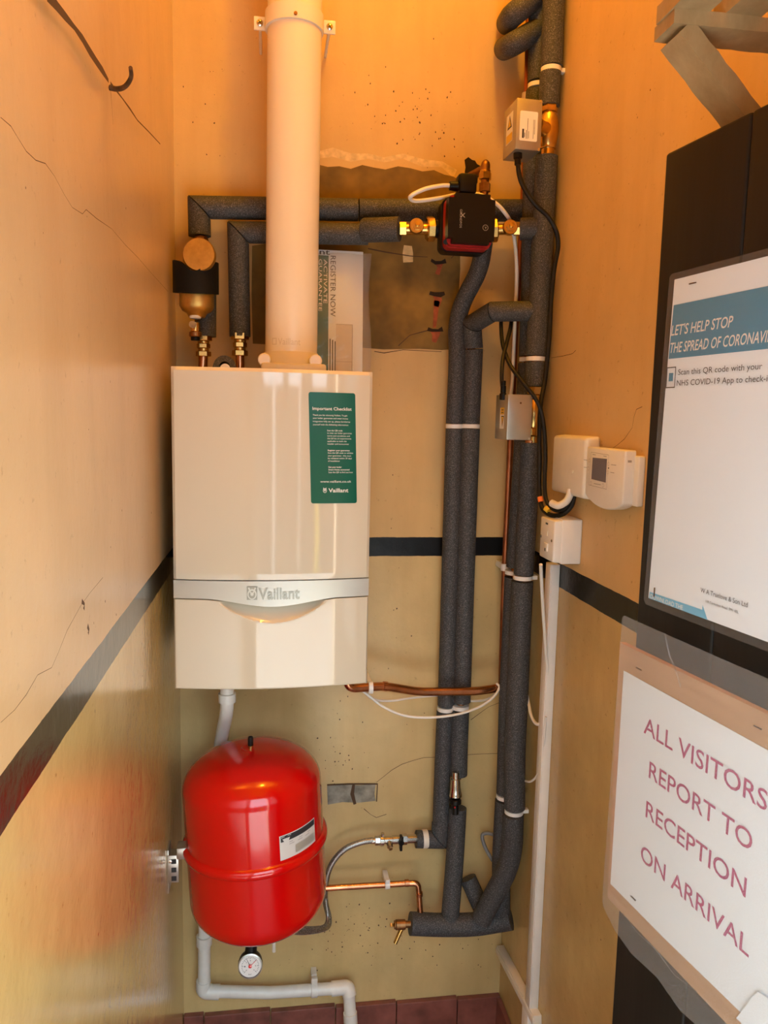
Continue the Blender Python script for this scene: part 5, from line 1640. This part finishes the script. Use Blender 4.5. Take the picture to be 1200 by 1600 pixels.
tag(bag.build('document_bag', 'bag', loc=(0.1153, -0.1600, 1.7099), smooth=70, fix=False), 'clear crinkled plastic bag propped on the boiler behind the flue', 'bag')

# ------------------------------------------------------------------ wall hook
hk = MB().tube(spline([(-0.2425, -0.8175, 2.0816), (-0.2325, -0.8218, 2.0789), (-0.2205, -0.8371, 2.0755), (-0.2086, -0.8638, 2.0720), (-0.2015, -0.8780, 2.0764), (-0.1985, -0.9001, 2.0786)], 7), lambda t: 0.0042-0.0014*t, 14)
tag(hk.build('wall_hook', 'rust', loc=(-0.2386, -0.8381, 2.0737)), 'curved rusty iron hook in the slanting crack of the side wall', 'hook')

# ------------------------------------------------------------------ timber shelf bracket over the door
sh = thing('slatted_shelf', 'rough timber bracket and shelf slats above the top of the black door', 'shelf', (0.6950, -0.9657, 2.0577))


def timber_bar(mb, P, Q, a, b_, up, seedv):
    """sawn bar with slightly wavy edges"""
    P, Q = V(P), V(Q)
    d = (Q-P).normalized()
    s = d.cross(V(up)).normalized()
    u = s.cross(d).normalized()
    r_ = random.Random(seedv)
    n = 14
    vs = []
    for i in range(n+1):
        c_ = P.lerp(Q, i/n)
        for sx_, sz_ in ((-1, -1), (1, -1), (1, 1), (-1, 1)):
            j = r_.uniform(-0.0006, 0.0006)
            vs.append(c_ + s*(sx_*(a/2+j)) + u*(sz_*(b_/2+j)))
    fs_ = [[3, 2, 1, 0], [4*n, 4*n+1, 4*n+2, 4*n+3]]
    for i in range(n):
        for q in range(4):
            q2 = (q+1) % 4
            fs_.append([4*i+q, 4*i+q2, 4*i+4+q2, 4*i+4+q])
    return mb.add(vs, fs_)


# level arm, slanting strut, two slats running towards the doorway
arm_l, arm_r = V((0.5037, -1.0800, 2.1122)), V((0.5037, -1.0800, 2.1122))
arm_r = V((XRW, arm_l.y, arm_l.z))
timber_bar(MB(), arm_l+V((-0.003, 0, 0.0)), arm_r, 0.052, 0.018, (0, 0, 1), 3).build('arm', 'timber', sh, smooth=0)
s0, s1 = V((0.5178, -1.0800, 2.1018)), V((0.6321, -1.0800, 1.9929))
s2 = s0 + (s1-s0)*((XRW-s0.x)/(s1.x-s0.x))
timber_bar(MB(), s0, s2, 0.024, 0.050, (0, -1, 0.0), 4).build('strut', 'timber', sh, smooth=0)
zt = arm_l.z + 0.009 + 0.011
for x_, yb_, sd_ in ((arm_l.x+0.020, -1.062, 5), (arm_l.x+0.092, -1.075, 6)):
    timber_bar(MB(), (x_, yb_, zt), (x_, YF+0.01, zt), 0.050, 0.022, (0, 0, 1), sd_).build('slat', 'timber', sh, smooth=0)

# ------------------------------------------------------------------ notices on the door
ps = thing('safety_poster', 'laminated white and blue coronavirus check-in poster on the black door', 'poster', door(0.03, 1.34, 0.001))


def plate(mb, poly, off, th, m=0):
    """flat sheet on the door: outline in door coordinates (across, height)"""
    return mb.prism(poly, DE + DN*(off-th), DU, UP, DN, th, m)


pw = 0.315


def dflat(off):
    return lambda u, z: door(u, z, off)


ptl, pbl = (0.0386, 1.7920), (0.0265, 1.3525)
plate(MB(), [ptl, pbl, (pbl[0]+pw+0.02, pbl[1]), (ptl[0]+pw, ptl[1])], 0.0012, 0.0006).build('paper_sheet', 'paper', ps, smooth=0)
ftl, fbl = (0.0297, 1.8002), (0.0186, 1.3422)
plate(MB(), [(ftl[0]+0.004, ftl[1]), (ftl[0], ftl[1]-0.004), (fbl[0], fbl[1]+0.006), (fbl[0]+0.006, fbl[1]), (fbl[0]+pw+0.035, fbl[1]), (ftl[0]+pw+0.02, ftl[1])], 0.0030, 0.0004).build('laminate_film', 'laminate', ps, smooth=0)
b0_, b1_ = (0.0408, 1.7582), (0.0374, 1.6872)
mb = MB()
plate(mb, [b0_, b1_, (b1_[0]+pw, b1_[1]), (b0_[0]+pw, b0_[1])], 0.0016, 0.0003)
bb = mb.build('blue_banner', 'blue', ps, smooth=0)
bb['label'] = 'blue printed banner'
l0, l1, l2 = (0.0369, 1.7180), (0.1512, 1.7212), (0.0363, 1.7368)
cap = (l2[1]-l0[1])*0.74
mb = MB()
wA = l1[0]-l0[0]
write(mb, "LET'S HELP STOP", dflat(0.0021), l0[0]+0.003, l0[1], wA, cap, slant=0.15, bold=0.01)
k0 = (0.0366, 1.6950)
write(mb, 'THE SPREAD OF CORONAVIRUS', dflat(0.0021), k0[0]+0.002, k0[1], wA*1.72, cap, slant=0.15, bold=0.01)
mb.build('lettering', 'sticker_white', bb, smooth=0, fix=False)
mb = MB()
a0_, a1_, a2_ = (0.0597, 1.6647), (0.2079, 1.6609), (0.0599, 1.6748)
write(mb, 'Scan this QR code with your', dflat(0.0019), a0_[0], a0_[1], a1_[0]-a0_[0], (a2_[1]-a0_[1])*0.78)
c0_, c1_ = (0.0585, 1.6504), (0.2170, 1.6474)
write(mb, 'NHS COVID-19 App to check-in', dflat(0.0019), c0_[0], c0_[1], (c1_[0]-c0_[0])*1.04, (a2_[1]-a0_[1])*0.78)
# telephone symbol beside the two lines
h0_, h1_ = (0.0358, 1.6761), (0.0548, 1.6479)
u0, u1, z1, z0 = h0_[0], h1_[0], h0_[1], h1_[1]
lw_ = 0.0014
for q in ((u0, u0+lw_, z0, z1), (u1-lw_, u1, z0, z1), (u0, u1, z0, z0+lw_), (u0, u1, z1-lw_, z1)):
    mb.rect(dflat(0.0019), *q)
mb.rect(dflat(0.0019), u0+0.005, u1-0.005, (z0+z1)/2-0.005, (z0+z1)/2+0.006, 1)
e0_, e1_, e2_ = (0.1329, 1.3850), (0.2151, 1.3873), (0.1333, 1.3918)
write(mb, 'W A Truelove & Son Ltd', dflat(0.0019), e0_[0], e0_[1], e1_[0]-e0_[0], (e2_[1]-e0_[1])*0.95)
g0_, g1_, g2_ = (0.1436, 1.3740), (0.2017, 1.3761), (0.1444, 1.3776)
write(mb, '118 Carshalton Road, SM1 4RL', dflat(0.0019), g0_[0], g0_[1], g1_[0]-g0_[0], g2_[1]-g0_[1])
mb.build('lettering', ['dark_print', 'blue'], ps, smooth=0, fix=False)
ar = [(0.0281, 1.3519), (0.1383, 1.3559), (0.1382, 1.3626), (0.1489, 1.3460), (0.1469, 1.3429), (0.1212, 1.3437), (0.0275, 1.3434)]
mb = MB()
plate(mb, [(ar[0][0]+0.001, ar[0][1]+0.010), (ar[1][0], ar[0][1]+0.011), (ar[1][0], ar[0][1]+0.017), (ar[3][0], ar[0][1]+0.0005), (ar[0][0]+0.0005, ar[0][1]+0.0005)], 0.0016, 0.0003)
arrow = mb.build('blue_arrow', 'sky_blue', ps, smooth=0)
arrow['label'] = 'light blue printed arrow'
mb = MB()
write(mb, 'DOWNLOAD THE', dflat(0.0021), ar[0][0]+0.004, ar[0][1]+0.0015, 0.070, 0.0065, bold=0.01)
mb.build('lettering', 'sticker_white', arrow, smooth=0, fix=False)
s_ = (0.0792, 1.7807)
s2_ = (0.0428, 1.3646)
MB().box(door(s_[0], s_[1], 0.0040), (0.013, 0.0014, 0.0012), 0, (DU, DN, UP)).build('staple', 'rust', ps)
MB().box(door(s2_[0], s2_[1], 0.0040), (0.0012, 0.0014, 0.013), 0, (DU, DN, UP)).build('staple', 'rust', ps)

# plywood board, notice and clear sleeve
pb = MB()
pl0, pl1, pl2 = (-0.0208, 1.2688), (-0.0137, 0.8820), (-0.0101, 1.2749)
plate(pb, [(pl0[0]-0.001, 1.2735), (pl1[0], 0.8680), (0.345, 0.8680), (0.345, 1.2735)], 0.0105, 0.0095)
o = pb.build('plywood_board', 'ply', loc=door(0.16, 0.868, 0.006), smooth=0)
o.data.materials.append(M['ply_edge'])
for f in o.data.polygons:
    if abs(f.normal.dot(DN)) < 0.5:
        f.material_index = 1
tag(o, 'plywood board on the black door with its orange edge overhanging', 'board')
nt_ = thing('visitor_notice', 'white paper notice in magenta capitals stapled to the plywood board', 'notice', door(0.15, 0.895, 0.012))
na, nb, nc, nd = (-0.0061, 1.2350), (-0.0066, 0.8961), (0.2669, 0.9021), (0.2616, 1.2327)
plate(MB(), [na, nb, (0.120, 0.8965), (nc[0], nc[1]-0.001), (0.335, 0.9015), (0.335, 1.2330)], 0.0118, 0.0006).build('paper_sheet', 'paper', nt_, smooth=0)
q1, q2, q3 = (0.0504, 1.1628), (0.2698, 1.1649), (0.0605, 1.1915)
r1, r2 = (0.0681, 1.1038), (0.2630, 1.1097)
t1, t2 = (0.0669, 1.0446), (0.2597, 1.0463)
w1, w2 = (0.0620, 0.9764), (0.2720, 0.9883)
capn = ((0.0641, 1.1286)[1] - (0.0667, 1.1031)[1])
mb = MB()
wl = lambda s, p, wd: write(mb, s, dflat(0.0124), p[0], p[1], wd, capn, bold=0.006)
wl('ALL VISITORS', q1, q2[0]-q1[0]+0.010)
wl('REPORT TO', r1, r2[0]-r1[0])
wl('RECEPTION', t1, t2[0]-t1[0])
wl('ON ARRIVAL', w1, w2[0]-w1[0])
mb.build('lettering', 'magenta', nt_, smooth=0, fix=False)
for p in ((0.0311, 1.2500), (0.0520, 0.9104), (0.2573, 1.2542)):
    MB().box(door(p[0], p[1], 0.0132), (0.012, 0.0014, 0.0012), 0, (DU, DN, UP)).build('staple', 'rust', nt_)
tp_ = MB()
tpo = [(0.2921, 0.9485), (0.2820, 0.9324), (0.2806, 0.9264), (0.2723, 0.9097), (0.2638, 0.8919), (0.2710, 0.8928), (0.2753, 0.8905)]
plate(tp_, [tpo[0], tpo[1], tpo[2], tpo[3], tpo[4], tpo[5], (tpo[6][0], tpo[6][1]-0.004), (0.33, tpo[6][1]-0.01), (0.33, tpo[0][1]+0.01)], 0.0150, 0.0007)
tag(tp_.build('torn_paper', 'paper', loc=door(0.29, 0.87, 0.0145), smooth=0), 'scrap of torn white paper over the lower corner of the notice', 'paper')

sv_ = MB()
vt_, vb_ = (-0.0098, 1.3189), (-0.0186, 0.8608)
top = [(vt_[0]+0.003, vt_[1]), (0.09, vt_[1]-0.001), (0.2, vt_[1]-0.002), (0.345, vt_[1]-0.002)]
low = [(0.345, 0.838), (0.22, 0.834), (0.17, 0.826), (0.12, 0.836), (0.06, 0.829), (0.02, 0.836), (vb_[0]+0.006, 0.852), (vb_[0], 0.862)]
left = [(vt_[0]-0.001, vt_[1]-0.004)]
plate(sv_, top + low + left, 0.0165, 0.0004)
# crinkle ridge
rdg = [(0.0876, 1.3188), (0.0930, 1.3052), (0.1012, 1.2899), (0.1114, 1.2798), (0.1189, 1.2691), (0.1265, 1.2568)]
sv_.tube([door(a, z, 0.0166) for a, z in rdg], 0.0011, 6)
rdg = [(0.0351, 0.8759), (0.0729, 0.8701), (0.1131, 0.8738), (0.1544, 0.8660), (0.1972, 0.8756)]
sv_.tube([door(a, z, 0.0166) for a, z in rdg], 0.0007, 6)
sleeve = sv_.build('plastic_sleeve', 'film', loc=door(0.16, 0.83, 0.0163), smooth=0)
tag(sleeve, 'clear plastic sleeve hanging over the plywood board and notice', 'sleeve')

for o in bpy.data.objects:
    if '_base' in o:
        del o['_base']
